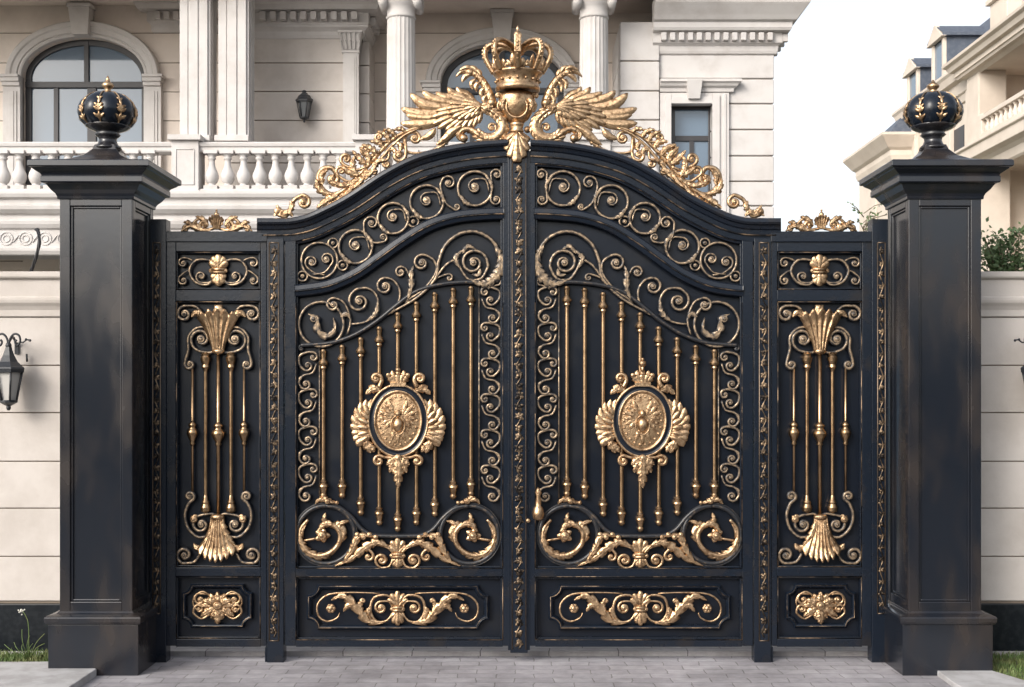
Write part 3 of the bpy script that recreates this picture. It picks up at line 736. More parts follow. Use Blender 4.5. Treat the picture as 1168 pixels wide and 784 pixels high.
    mb = MB(); sweep(mb, [P(546.5, 325, -.006), P(546.5, 576, -.006)], 1.1*K, n=6); sweep(mb, [P(364.5, 396, -.006), P(364.5, 576, -.006)], 1.1*K, n=6)
    mb.build('guide_rod', 'scroll', root)
    for x, y0, y1 in zip(BARX, BART, BARB):
        mb = MB(); spindle(mb, x, y0, y1, Y=-.014); mb.build('spindle', 'brass', root)
    # ---- foot ornament
    cx0 = 453.5
    mb = MB(); Yo = -.028
    fleur(mb, cx0, 634, 20, 15, 12, Yo)
    for s in (-1, 1):
        scroll(mb, [(cx0+s*5, 637), (cx0+s*9, 646), (cx0+s*17, 648)], None, (cx0+s*18, 639, 8, -s), r=1.9, Y=Yo, button=.42)
        scroll(mb, [(cx0+s*4, 632), (cx0+s*12, 623), (cx0+s*22, 621)], None, None, r=2.2, Y=Yo, r0=.6)
        leaf(mb, [(cx0+s*8, 627), (cx0+s*22, 619), (cx0+s*36, 624), (cx0+s*52, 637), (cx0+s*72, 646)], 5.2, Yo-.006, lobes=6, bulge=3.4, thick=.014)
        scroll(mb, [(cx0+s*44, 630), (cx0+s*34, 627)], None, (cx0+s*33, 635, 6, -s), r=1.9, Y=Yo-.002, turns=.9)
        leaf(mb, [(cx0+s*62, 642), (cx0+s*52, 628), (cx0+s*44, 612), (cx0+s*26, 612)], 4.2, Yo-.008, lobes=5, bulge=3.6, thick=.014)
        for k in range(4): dome(mb, cx0+s*(46-k*7), 610+(k%2)*3, 3.2, Yo-.010, h=.012, n=8)
        leaf(mb, [(cx0+s*86, 566), (cx0+s*80, 571), (cx0+s*70, 574)], 3.4, Yo-.004, lobes=3, bulge=3.5, thick=.014)
        leaf(mb, [(cx0+s*82, 572), (cx0+s*89, 570), (cx0+s*94, 575)], 3, Yo-.004, lobes=2, bulge=3.5, thick=.014)
        dome(mb, cx0+s*80, 572, 3.4, Yo-.01, h=.018, n=8); dome(mb, cx0+s*69, 573.5, 2.4, Yo-.006, h=.014, n=8)
        rx = cx0+s*82; d = s
        # acanthus spiral inside the ring
        leaf(mb, [(rx+d*22, 598), (rx+d*29, 612), (rx+d*23, 628), (rx+d*8, 635), (rx-d*6, 631), (rx-d*16, 620)], 5.2, -.022, lobes=8, bulge=4, thick=.014)
        leaf(mb, [(rx-d*14, 622), (rx-d*20, 609), (rx-d*14, 599), (rx-d*27, 594)], 5.2, -.020, lobes=4, bulge=3.6, thick=.014)
        leaf(mb, [(rx-d*17, 606), (rx-d*6, 598), (rx+d*4, 600), (rx+d*8, 612)], 4.0, -.026, lobes=4, bulge=3.5, thick=.014)
        leaf(mb, [(rx+d*1, 599), (rx+d*2, 592), (rx+d*0, 585)], 3.0, -.026, lobes=2, bulge=3, thick=.014)
        sp = catmull([(rx+d*a_, b_, 0) for a_, b_ in ((20, 593), (28, 603), (28.5, 616), (21, 629), (8, 634), (-6, 630), (-15, 620), (-16, 608), (-8, 599), (3, 600), (9, 607))], 5)
        sweep(mb, [P(q.x, q.y, -.022) for q in sp], lambda t: (1.2+1.9*sin(pi*min(1, t*.8+.1)))*K, n=8)
        for k in range(5):
            a_ = 2*pi*k/5; leaf(mb, [(rx+d*4+cos(a_)*2, 611+sin(a_)*2), (rx+d*4+cos(a_)*5, 611+sin(a_)*5), (rx+d*4+cos(a_)*9.5, 611+sin(a_)*8)], 3.2, -.026, lobes=0, bulge=3, thick=.014, nv=6)
        dome(mb, rx+d*4, 611, 5.5, -.030, h=.034, n=12)
        scroll(mb, [(rx+d*8, 614), (rx+d*26, 617)], None, None, r=1.5, Y=-.018)
    mb.build('acanthus_scrollwork', 'gold', root)
    # ---- low panel
    mb = MB(); frame_mould(mb, notched(350, 667, 558, 718.5, 12), [(0, Yp), (0, -.016), (1.5, -.026), (3.5, -.022), (5.5, -.008), (6.5, Yp)])
    mb.build('panel_moulding', 'frame', root)
    mb = MB(); ol = notched(352, 669, 556, 716.5, 12)
    sweep(mb, [P(a, b, -.0255) for a, b in ol], .6*K, n=5, closed=True)
    mb.build('moulding_lining', 'goldline', root)
    lower_ornament(root, 453.5)
    medallion(root, 454 if sgn > 0 else 592-(733-592), 480, sgn < 0)
    # little end scroll on the shoulder
    mb = MB(); Y2 = -.03
    scroll(mb, [(318, 245), (326, 247), (331, 238), (336, 228), (345, 223)], (317, 242, 4, -1), (346.5, 231, 7.5, 1), r=2.4, Y=Y2, r0=.8, turns=1.2)
    leaf(mb, [(322, 246), (329, 242), (334, 247)], 4, Y2-.01, lobes=3, bulge=3); leaf(mb, [(330, 243), (333, 235), (331, 229)], 3.4, Y2-.01, lobes=3, bulge=3)
    scroll(mb, [(333, 245), (327, 240)], None, (323, 242, 3.5, 1), r=1.6, Y=Y2-.006, turns=.9)
    leaf(mb, [(312, 247), (318, 240), (315, 234)], 3, Y2, lobes=3, bulge=3)
    mb.build('shoulder_scroll', 'gold', root)
    if sgn > 0:
        mb = MB()
        pbox(mb, 582, 170, 602, 745, Yf-.012, .02); pbox(mb, 579.5, 172, 582, 742, Yf-.004, .02); pbox(mb, 602, 172, 604.5, 742, Yf-.004, .02)
        ms = mb.build('meeting_strip', 'frame', root, bevel=.003)
        mb = MB(); Yv = Yf-.014
        for x in (584.3, 599.8): sweep(mb, [P(x, 186, Yv), P(x, 741, Yv)], .6*K, n=6)
        mb.build('gold_lining', 'edge', ms)
        mb = MB(); vine(mb, 592, 188, 740, 10.5, Yv, unit=15.5); mb.build('vine_ornament', 'vine', ms)
    else:
        # lever handle and keyhole, on the right leaf beside the meeting strip
        mb = MB(); hx = 592-(614-592)
        lathe(mb, X(hx, -.09), -.09, [(Z(594, -.09), 1*K), (Z(592, -.09), 5.5*K), (Z(586, -.09), 7*K), (Z(580, -.09), 5.5*K), (Z(577, -.09), 3.2*K), (Z(573, -.09), 3.5*K), (Z(566, -.09), 2.4*K), (Z(562, -.09), 3.8*K), (Z(558, -.09), 2*K), (Z(556, -.09), .5*K)], n=14)
        sweep(mb, [P(hx, 575, -.09), P(hx, 575, -.03)], 2.4*K, n=8, N=(0, 0, 1))
        mb.build('handle', 'gold', root)
        mb = MB(); dome(mb, 592-(602.5-592), 594, 2.6, -.058, h=.012); mb.build('keyhole_cap', 'gold', root)
    SX = 1
    return root
build_leaf(1, 'left black and gold gate leaf whose medallion crown has no tall finial')
build_leaf(-1, 'right black and gold gate leaf carrying the gilt door handle')

# ---- gate posts
def gate_post(sgn, a, b, y0, y1, foot, label, vx, vw, group):
    global SX; SX = sgn
    root = thing('gate_post', label, 'gate post', (sgn*X((a+b)/2, -.05), 0, 0), group)
    mb = MB(); Yp = -.055
    pbox(mb, a, y0, b, foot, Yp, .06)
    if vw > 9: pbox(mb, a-2.5, 738, a, foot, Yp+.012, .05)
    mb.build('shaft', 'frame', root, bevel=.004)
    mb = MB(); r = vw/2
    for x in (vx-r, vx+r): sweep(mb, [P(x, y1[0], Yp-.001), P(x, y1[1], Yp-.001)], .75*K, n=6)
    for y in y1: sweep(mb, [P(vx-r, y, Yp-.001), P(vx+r, y, Yp-.001)], .75*K, n=6)
    mb.build('gold_border', 'edge', root)
    mb = MB(); vine(mb, vx, y1[0]+4, y1[1]-4, vw*.86, Yp-.002); mb.build('vine_ornament', 'vine', root)
    SX = 1
for s, side in ((1, 'left'), (-1, 'right')):
    gate_post(s, 304.5, 323.5, 272, (277, 731), 760, 'slim post with gilt vine strip between the %s gate leaf and the %s side panel' % (side, side), 312.5, 10.5, 'posts beside the gate leaves')
    gate_post(s, 171, 189.5, 250, (277, 700), 758, 'slim post with vine strip wedged against the %s stone-like black pillar' % side if False else 'slim post with vine strip standing right against the %s black pillar' % side, 178.5, 8.6, 'posts against the pillars')

# ---- fixed side panels
def side_panel(sgn, label):
    global SX; SX = sgn
    root = thing('side_panel', label, 'gate panel', (sgn*X(246.5, 0), 0, .1), 'fixed panels either side of the gate')
    Yp = .018; a, c = 189.8, 304.2
    mb = MB()
    pbox(mb, a, 266, 200.5, 737, Yf+.002, .03); pbox(mb, 297.5, 266, c, 737, Yf+.002, .03)
    pbox(mb, a-.5, 264, c+.5, 276, Yf-.012, .035)
    for b, d in ((276, 287), (331, 343.5), (647.5, 657.5), (729, 738)): pbox(mb, 200.5, b, 297.5, d, Yf+.003, .03)
    for b, d in ((287, 331), (343.5, 647.5), (657.5, 729)):
        for q in ((200.5, b, 203, d), (295, b, 297.5, d), (203, b, 295, b+2.5), (203, d-2.5, 295, d)): pbox(mb, *q, Yf+.02, .028)
    mb.build('frame', 'frame', root, bevel=.004)
    mb = MB(); pbox(mb, 195, 270, 302, 735, Yp, .03); mb.build('back_panel', 'paint', root)
    mb = MB()
    for b, d in ((288, 330), (344.5, 646.5), (658.5, 728)): rect_line(mb, 201.3, b, 296.7, d, Yf+.003, .5)
    mb.build('gold_lining', 'goldline', root)
    cx = 249; Y = -.016
    # top band ornament
    mb = MB(); fleur(mb, cx, 309, 19, 18, 15, Y-.008); mb.build('palmette', 'gold', root)
    for s in (-1, 1):
        mb = MB()
        scroll(mb, [(cx+s*4, 316), (cx+s*12, 325), (cx+s*26, 322), (cx+s*33, 309), (cx+s*25, 297), (cx+s*10, 297), (cx+s*3, 303)], None, None, r=1.9, Y=Y)
        scroll(mb, [(cx+s*5, 314), (cx+s*9, 322)], None, (cx+s*19.5, 315.5, 7, -s), r=1.6, Y=Y-.002, turns=1.1)
        mb.build('scroll', 'scroll', root)
        mb = MB()
        scroll(mb, [(cx+s*28, 298), (cx+s*34, 295)], None, (cx+s*40, 300, 6, s), r=1.6, Y=Y, turns=1.1)
        scroll(mb, [(cx+s*31, 312), (cx+s*35, 309)] , None, (cx+s*40, 320, 6, s), r=1.6, Y=Y, turns=1.1)
        mb.build('scroll', 'scroll', root)
    # acanthus cups
    mb = MB(); fan(mb, cx, 402, 90, 50, 7, 23, 5, -.026, bulge=6, pw=1.6, thick=.012, drop=.12)
    for q in (-1, 1):
        leaf(mb, [(cx+q*3, 398), (cx+q*9, 380), (cx+q*14, 362), (cx+q*24, 355)], 5, -.030, lobes=4, bulge=5, thick=.012)
    leaf(mb, [(cx, 396), (cx, 374), (cx, 348)], 6, -.050, lobes=0, bulge=3, thick=.03, env=lambda u: .3+.8*u**1.2 if u < .9 else .6)
    ball(mb, P(cx, 401, -.03), 5.5*K, sc=(1.25, .8, .7))
    for s in (-1, 1): leaf(mb, [(cx+s*18, 366), (cx+s*24, 356), (cx+s*31, 362)], 4, -.035, lobes=2, bulge=3)
    mb.build('acanthus_cup', 'gold', root)
    mb = MB(); fan(mb, cx-1, 589, -90, 52, 8, 22, 7, -.024, bulge=6, pw=1.9, thick=.012, drop=.2); ball(mb, P(cx-1, 590, -.034), 6.5*K, sc=(1.3, .8, .6))
    for q in (-1, 1): leaf(mb, [(cx+q*4, 594), (cx+q*9, 610), (cx+q*19, 622)], 4, -.040, lobes=4, bulge=4, thick=.012)
    for s in (-1, 1): leaf(mb, [(cx+s*16, 622), (cx+s*24, 626), (cx+s*28, 620)], 4, -.035, lobes=2, bulge=3)
    mb.build('acanthus_cup', 'gold', root)
    for s in (-1, 1):
        for ctrl, v0, v1, r in (([(cx+s*17, 360), (cx+s*25, 350), (cx+s*37, 349)], None, (cx+s*38.5, 358.5, 9, s), 2.4),
                                ([(cx+s*4, 401), (cx+s*12, 402.5)], None, (cx+s*19.5, 387, 13.5, -s), 2.2),
                                ([(cx+s*10, 374), (cx+s*24, 374), (cx+s*34, 384), (cx+s*34, 398), (cx+s*37, 410)], None, (cx+s*32.5, 416, 5.5, s), 2.3),
                                ([(cx+s*3, 588), (cx+s*8, 586)], None, (cx+s*19.5, 598.5, 10.5, s), 2.1),
                                ([(cx+s*8, 610), (cx+s*22, 613), (cx+s*34, 603), (cx+s*38, 588), (cx+s*34, 575)], None, (cx+s*32.5, 566, 5.5, s), 2.4),
                                ([(cx+s*20, 630), (cx+s*27, 641), (cx+s*40, 642.5)], None, (cx+s*38.5, 633, 9.5, -s), 2.4)):
            mb = MB(); scroll(mb, ctrl, v0, v1, r=r, Y=Y, turns=1.25); mb.build('scroll', 'scroll', root)
        mb = MB(); dome(mb, cx+s*28, 592.5, 4.4, Y-.01, h=.016); leaf(mb, [(cx+s*31, 596), (cx+s*28, 590), (cx+s*24, 588)], 3, Y-.012, lobes=2, bulge=2); mb.build('bud', 'gold', root)
    def knop(mb, x, y, r, Yc):
        lathe(mb, X(x, Yc), Yc, [(Z(y+15, Yc), 1.6*K), (Z(y+12, Yc), r*.5*K), (Z(y+10, Yc), r*.35*K), (Z(y+7, Yc), r*.6*K), (Z(y+2, Yc), r*.95*K), (Z(y-1, Yc), r*K), (Z(y-4, Yc), r*.8*K), (Z(y-6, Yc), r*.5*K), (Z(y-8, Yc), r*.7*K), (Z(y-10, Yc), r*.7*K), (Z(y-12, Yc), r*.4*K), (Z(y-14, Yc), 1.6*K)], n=16, lobes=8, lamp=.10)
    Yc = -.016
    for dx, y0, y1, ky, kr_, br in ((0, 402, 590, 495, 8, 2.2), (-29.5, 420, 562, 494, 6.5, 1.5), (29.5, 420, 562, 494, 6.5, 1.5)):
        mb = MB(); sweep(mb, [P(cx+dx, y0, Yc), P(cx+dx, y1, Yc)], br*K, n=10); knop(mb, cx+dx, ky, kr_, Yc); mb.build('spindle', 'brass', root)
    for dx in (-14.5, 14.5):
        mb = MB(); x = X(cx+dx, Yc); z = lambda y: Z(y, Yc)
        lathe(mb, x, Yc, [(z(q), r*K) for q, r in ((585, 2), (583, 5.6), (579, 5.8), (575, 4.2), (573, 4.6), (570, 3), (567, 2.6), (565, 2.0), (424, 2.0), (421, 3), (419, 4.6), (416, 4.0), (412, 5.4), (408, 5.8), (406, 4.6), (404, 5), (402, 3))], n=16, crisp=True)
        mb.build('spindle', 'brass', root)
    # low panel
    mb = MB(); frame_mould(mb, notched(207.5, 666, 288, 716.5, 10), [(0, Yp), (0, -.016), (1.5, -.026), (3.5, -.022), (5, -.008), (6, Yp)]); mb.build('panel_moulding', 'frame', root)
    mb = MB(); sweep(mb, [P(p, q, -.0255) for p, q in notched(209.3, 668, 286.2, 714.7, 10)], .6*K, n=5, closed=True); mb.build('moulding_lining', 'goldline', root)
    mb = MB(); cx = 248; cy = 692; Yo = -.026
    for a, l, ww in ((90, 17, 4.5), (60, 17, 4.5), (120, 17, 4.5), (30, 19, 5), (150, 19, 5), (8, 21, 4.5), (172, 21, 4.5), (-25, 21, 5), (-155, 21, 5), (-90, 20, 6), (-60, 15, 4), (-120, 15, 4)):
        ca, sa = cos(radians(a)), -sin(radians(a))
        leaf(mb, [(cx+ca*2, cy+sa*2), (cx+ca*l*.55, cy+sa*l*.6), (cx+ca*l, cy+sa*l+(2 if abs(sa) < .6 else 0))], ww, Yo-.006*(a in (90, -90, 30, 150)), lobes=3, bulge=4, thick=.014)
    for s in (-1, 1):
        scroll(mb, [(cx+s*8, cy+8), (cx+s*18, cy+14), (cx+s*27, cy+8)], None, (cx+s*21, cy+3, 6, -s), r=1.5, Y=Yo, turns=1)
        scroll(mb, [(cx+s*8, cy-12), (cx+s*16, cy-17)], None, (cx+s*20, cy-8, 7, s), r=1.5, Y=Yo, turns=1)
        scroll(mb, [(cx+s*12, cy-14), (cx+s*24, cy-14), (cx+s*28, cy-4), (cx+s*22, cy+6)], None, None, r=1.1, Y=Yo)
    dome(mb, cx, cy-1, 5.5, Yo-.02, h=.016)
    mb.build('leaf_boss', 'gold', root)
    # cresting on top
    mb = MB(); cx = 247; Yt = -.01; by = 264
    fan(mb, cx, 262, 90, 17, 4, 9, 5, Yt-.01, bulge=4, thick=.014)
    ball(mb, P(cx, 245, Yt), 3*K); sweep(mb, [P(cx, 252, Yt), P(cx, 240, Yt)], 1*K, n=6); ball(mb, P(cx, 240, Yt), 1.3*K)
    box(mb, X(cx-7, Yt-.02), X(cx+7, Yt-.02), Yt-.022, Yt+.01, Z(257, Yt), Z(254, Yt))
    for s in (-1, 1):
        scroll(mb, [(cx+s*3, 261), (cx+s*9, 262)], None, (cx+s*14, 257, 6.5, -s), r=2.3, Y=Yt, turns=1.1)
        scroll(mb, [(cx+s*10, 252), (cx+s*20, 249.5), (cx+s*27, 256)], None, (cx+s*22, 259, 4, s), r=2.1, Y=Yt-.004, turns=1)
        scroll(mb, [(cx+s*22, 254), (cx+s*31, 257)], None, (cx+s*35, 261, 3.5, s), r=1.8, Y=Yt, turns=.9)
        leaf(mb, [(cx+s*6, 263), (cx+s*18, 262), (cx+s*30, 258), (cx+s*41, 264)], 3.4, Yt-.01, lobes=5, bulge=3, thick=.012)
        leaf(mb, [(cx+s*9, 258), (cx+s*16, 250), (cx+s*24, 247)], 3.2, Yt-.01, lobes=3, bulge=3, thick=.012)
        leaf(mb, [(cx+s*26, 260), (cx+s*32, 254), (cx+s*38, 254)], 2.8, Yt-.008, lobes=3, bulge=3, thick=.012)
    mb.build('cresting', 'gold', root)
    SX = 1
side_panel(1, 'fixed black side panel with gilt acanthus cups beside the left pillar')
side_panel(-1, 'fixed black side panel with gilt acanthus cups beside the right pillar')

# ---- crest: crown, shield, two winged birds and foliage
crest = thing('gate_crest', 'gilded crown with two winged birds and leafy scrolls on top of the gate arch', 'gate crest', (X(592), 0, Z(160)))
mb = MB(); Yc = -.02; cx = 590.5
def zc(y): return Z(y, Yc)
lathe(mb, X(cx, Yc), Yc, [(zc(y), r*K) for y, r in ((104, 20), (106, 24), (103, 25.5), (100, 25), (98, 23.5), (95, 24), (91, 24.5), (88, 26), (86, 28), (84, 28.5), (83, 27), (86, 25), (96, 22))], n=40)
for i in range(16):
    a = 2*pi*i/16; x, y = X(cx, Yc)+cos(a)*25*K, Yc+sin(a)*25*K; ball(mb, (x, y, zc(94)), 1.9*K, n=6)
    for dz, rr in ((80, 2.6), (77, 2.0)):
        x, y = X(cx, Yc)+cos(a)*27.5*K, Yc+sin(a)*27.5*K; ball(mb, (x, y, zc(dz)), rr*K, n=6)
for i in range(16):
    a = 2*pi*(i+.5)/16; ca, sa = cos(a), sin(a); big = i % 2
    o = Vector((X(cx, Yc)+ca*27.5*K, Yc+sa*27.5*K, zc(83))); H = (15 if big else 10)*K
    blade(mb, o, Vector((ca*.25, sa*.25, 1)), Vector((-sa, ca, 0)), H, 3.6*K)
    for q in (-1, 1): blade(mb, o, Vector((ca*.2-sa*.8*q, sa*.2+ca*.8*q, .9)), Vector((-sa, ca, -q*.6)), H*.7, 2.6*K)
crown = mb.build('crown', 'gold', crest, nomirror=True)
for i in range(8):
    a = 2*pi*i/8-pi/2; mb = MB()
    pr = [(27.5, 84), (32, 76), (36.5, 67), (37, 59), (33, 53), (26, 50.5), (17, 51.5), (9, 55), (4, 61)]
    c = catmull([(r, y, 0) for r, y in pr], 4)
    tang = Vector((-sin(a), cos(a), 0))
    sweep(mb, [(X(cx, Yc)+cos(a)*q.x*K, Yc+sin(a)*q.x*K, zc(q.y)) for q in c], 3.0*K, n=8, flat=1.25, N=tang)
    for k in range(4, len(c)-6, 2):
        q = c[k]; ball(mb, (X(cx, Yc)+cos(a)*(q.x+2.2)*K, Yc+sin(a)*(q.x+2.2)*K, zc(q.y)+.6*K), 2.1*K, n=6)
    mb.build('crown_arch', 'gold', crown)
mb = MB()
lathe(mb, X(cx, Yc), Yc, [(zc(y), r*K) for y, r in ((62, 4.5), (52, 4.5), (47, 4), (44.5, 2.5), (44, 2.8), (42, 4.6), (39, 4.8), (36.5, 3.4), (35.5, 1.6), (33, 1.9), (31, 1.2), (28.5, .2))], n=14)
mb.build('finial', 'gold', crown)
mb = MB(); box(mb, X(cx-3.8, Yc), X(cx+3.8, Yc), Yc-40*K, Yc-30*K, zc(70), zc(50)); mb.build('jewel_plate', 'gold', crown, bevel=.006)
mb = MB()
lathe(mb, X(589.5, Yc), Yc, [(zc(y), r*K) for y, r in ((142, 7), (140, 9), (137, 13), (131, 17), (124, 20), (117, 21.5), (111, 20.5), (107, 19), (105, 14))], n=32, sy=.75)
ring(mb, 589.5, 122, 12, 1.2, Yc-.082, n=28)
for s in (-1, 1):
    leaf(mb, [(589.5+s*13, 112), (589.5+s*17, 118), (589.5+s*15, 126)], 3.5, Yc-.085, lobes=3, bulge=3)
    scroll(mb, [(589.5+s*19, 128), (589.5+s*22, 120)], None, (589.5+s*21, 110, 5, s), r=1.8, Y=Yc-.03, turns=.8)
lathe(mb, X(589.5, Yc), Yc-.03, [(zc(y), r*K) for y, r in ((153, 7), (151, 8.2), (149, 6.5), (145, 7.5), (143, 8.2), (141, 7))], n=20)
for s in (-1, 1): ball(mb, P(589.5+s*12, 148, -.04), 4*K, n=10)
mb.build('shield', 'gold', crest)
mb = MB()
for a, l, ww in ((-90, 34, 4.6), (-75, 30, 4.2), (-105, 30, 4.2), (-58, 25, 3.9), (-122, 25, 3.9), (-36, 18, 3.6), (-144, 18, 3.6)):
    ca, sa = cos(radians(a)), -sin(radians(a))
    leaf(mb, [(589.5+ca*2, 151), (589.5+ca*l*.45, 151+sa*l*.5), (589.5+ca*l*.85, 151+sa*l*.93), (589.5+ca*l*.92, 151+sa*l)], ww, -.075-(.012 if a == -90 else .006*(abs(a+90) < 20)), lobes=0, bulge=4.5, thick=.03, env=lambda u: .5+.6*sin(pi*min(1, .1+u*.9)) if u < .93 else .55)
mb.build('palmette', 'gold', crest)

for s in (1, -1):
    SX = s
    def part(fn, name, m='gold', par=crest):
        b = MB(); fn(b); return b.build(name, m, par)
    # bird: body, neck and head
    def body(b):
        c = catmull([(p[0], p[1], 0) for p in ((547, 121), (560, 126), (571, 136), (573.5, 148), (566, 157), (553, 158), (543, 152), (535, 147.5), (527, 149))], 5)
        rr = [3.5+3.3*sin(pi*min(1, i/len(c)*1.2)) for i in range(len(c))]
        sweep(b, [P(q.x, q.y, -.03) for q in c], [max(1.2, v)*K for v in rr], n=12)
        scroll(b, [(566, 150), (565, 143)], None, (561, 145.5, 4.5, -1), r=1.8, Y=-.03, turns=.9)
        c = catmull([(p[0], p[1], 0) for p in ((552, 126), (561, 120), (558, 108), (553, 97), (546, 88), (538, 82.5), (530, 81), (524, 84), (520, 88))], 5); n = len(c)
        sweep(b, [P(q.x, q.y, -.035) for q in c], [(6.2-4.2*(i/(n-1)) if i < n*.72 else max(.5, 3.6*(1-(i/n-.72)*3.3)))*K for i in range(n)], n=12)
        ball(b, P(561, 118, -.045), 6*K); ball(b, P(536, 83, -.04), 4.6*K, sc=(1.3, .9, .95)); ball(b, P(533, 82, -.062), .9*K)
        for p in (((538, 84), (530, 88), (527, 94)), ((543, 90), (538, 95), (539, 102)), ((548, 93), (543, 98), (544, 105)), ((540, 80), (533, 77), (524, 80)), ((545, 84), (541, 78), (535, 76)),
                  ((553, 100), (549, 105), (550, 112)), ((549, 88), (546, 82), (541, 79)), ((556, 108), (552, 113), (553, 119))):
            leaf(b, p, 2.8, -.055, lobes=0, bulge=2.5)
        cb = catmull([(p[0], p[1], 0) for p in ((547, 121), (560, 126), (571, 136), (573.5, 148), (566, 157), (553, 158), (543, 152))], 5)
        for i in range(1, len(cb)-3, 2):
            q, q2 = cb[i], cb[i+2]; t_ = (q2-q).normalized()
            for sg in (-1, 0, 1):
                leaf(b, [(q.x+t_.y*sg*2, q.y-t_.x*sg*2), (q.x+t_.x*4+t_.y*sg*4, q.y+t_.y*4-t_.x*sg*4), (q.x+t_.x*8+t_.y*sg*5.5, q.y+t_.y*8-t_.x*sg*5.5)], 2.3, -.03-(.034 if sg == 0 else .026), lobes=0, bulge=2.0, thick=.008, nv=6)
        for i in range(26):      # scale feathers on the neck
            q = c[int(3+i*.95)] if int(3+i*.95) < n-8 else c[n-9]
            ball(b, P(q.x+((i%3)-1)*2.2, q.y, -.035-5.0*K*(1-i/40)), 1.7*K, n=6)
    part(body, 'bird_body')
    def wing(b):
        root = (547, 120)
        back = [((521, 99), (533, 108), 4.5), ((510.5, 99.5), (527, 111), 5.2), ((497, 105), (520, 113), 5.5), ((482, 103.5), (505, 116), 6), ((468, 106.5), (494, 122), 6.5),
                ((457.5, 123.5), (492, 131), 6.5), ((463, 131), (497, 134), 5.5), ((457, 140.5), (490, 141), 6.2)]
        for i, (tip, mid, ww) in enumerate(back):
            leaf(b, [root, ((mid[0]+root[0])/2, (mid[1]+root[1])/2+1), mid, ((mid[0]+tip[0])/2-2, (mid[1]*.55+tip[1]*.45)+1.5), tip], ww*.9, -.008-.003*i, lobes=0, bulge=3.2, thick=.008, env=lambda u: (.35+.75*u**.6)*(1 if u < .62 else max(.03, (1-u)/.38)**.6))
        second = [((497, 127), 5), ((492, 134), 5), ((493, 142), 5), ((499, 147), 5), ((508, 149), 5), ((517, 147), 4.6), ((526, 147), 4.6), ((534, 146), 4.4), ((540, 145), 4), ((546, 141), 3.6)]
        for i, (tip, ww) in enumerate(second):
            mx, my = (tip[0]+root[0])/2+2, (tip[1]+root[1])/2-1
            leaf(b, [(root[0]-2+i*.4, root[1]+i*.5), (mx, my), tip], ww*.75, -.036-.0012*i, lobes=0, bulge=3.0, thick=.008, env=lambda u: (.4+.7*u**.7)*(1 if u < .7 else max(.03, (1-u)/.3)**.6))
        third = [(512, 118), (509, 124), (510, 130), (515, 135), (522, 137), (530, 137), (537, 135), (543, 133)]
        for i, tip in enumerate(third):
            leaf(b, [(548, 121+i*.4), ((tip[0]+548)/2, (tip[1]+120)/2), tip], 3.4, -.050-.001*i, lobes=0, bulge=3.0, thick=.008, env=lambda u: (.4+.7*u**.7)*(1 if u < .7 else max(.03, (1-u)/.3)**.6))
        for i, tip in enumerate([(529, 114), (526, 119), (528, 125), (534, 129), (541, 129)]):
            leaf(b, [(549, 120), ((tip[0]+549)/2, (tip[1]+120)/2), tip], 3.2, -.060-.001*i, lobes=0, bulge=2.6, thick=.008)
    part(wing, 'wing')
    def tail(b):
        leaf(b, [(548, 155), (537, 148), (527, 148), (522, 154), (526, 161)], 5, -.03, lobes=4, bulge=4, thick=.014)
        ball(b, P(529, 158, -.03), 5*K)
        leaf(b, [(528, 143), (516, 150), (508, 158), (497, 166)], 4.5, -.045, lobes=0, bulge=3.4)
        leaf(b, [(543, 153), (552, 160), (560, 160)], 3.2, -.035, lobes=2, bulge=3)
        leaf(b, [(497, 146), (490, 155), (479, 159)], 4, -.03, lobes=0, bulge=3)
        scroll(b, [(522, 152), (508, 163), (492, 172), (475, 175), (463, 172), (461, 160), (466, 152), (474, 151)], None, (473.5, 158, 6, 1), r=2.0, Y=-.02, r0=.5)
        ball(b, P(557, 157, -.02), 5*K); leaf(b, [(513, 158), (505, 165), (497, 170)], 3.2, -.03, lobes=3, bulge=3)
    part(tail, 'bird_tail')
    def foliage(b):
        main = [(498, 142), (484, 144), (469, 148), (452, 156), (437, 170), (419, 190), (402, 208), (388, 220), (377, 222), (367, 215), (363, 203), (368, 193), (379, 192), (385, 201)]
        scroll(b, main, None, (379.5, 204, 6.5, 1), r=3.0, Y=-.025, r0=.5, r1=.7, turns=1.0)
        scroll(b, [(480, 146), (462, 154), (446, 168), (430, 187), (410, 208), (392, 223), (372, 238)], None, None, r=1.8, Y=-.04, r0=.5, r1=.4)
        for q, v, r in ((((403, 206), (396, 207), (388, 202)), (389, 195, 6, 1), 2), (((418, 190), (408, 194), (396, 190)), (395, 181.5, 7, 1), 2.2), (((434, 173), (424, 178), (415, 177)), (418, 171, 6.5, 1), 2.1),
                        (((446, 161), (440, 162), (434, 162)), (432.5, 156.5, 4.8, 1), 1.8), (((436, 178), (430, 188)), (427, 195.5, 4.2, -1), 1.8), (((444, 172), (443, 181)), (441, 187, 5, -1), 1.8),
                        (((462, 158), (463, 170)), (455, 177.5, 7.5, 1), 2.4), (((394, 220), (400, 214)), (408, 209, 4, 1), 1.6)):
            scroll(b, list(q), None, v, r=r, Y=-.035, turns=1.1)
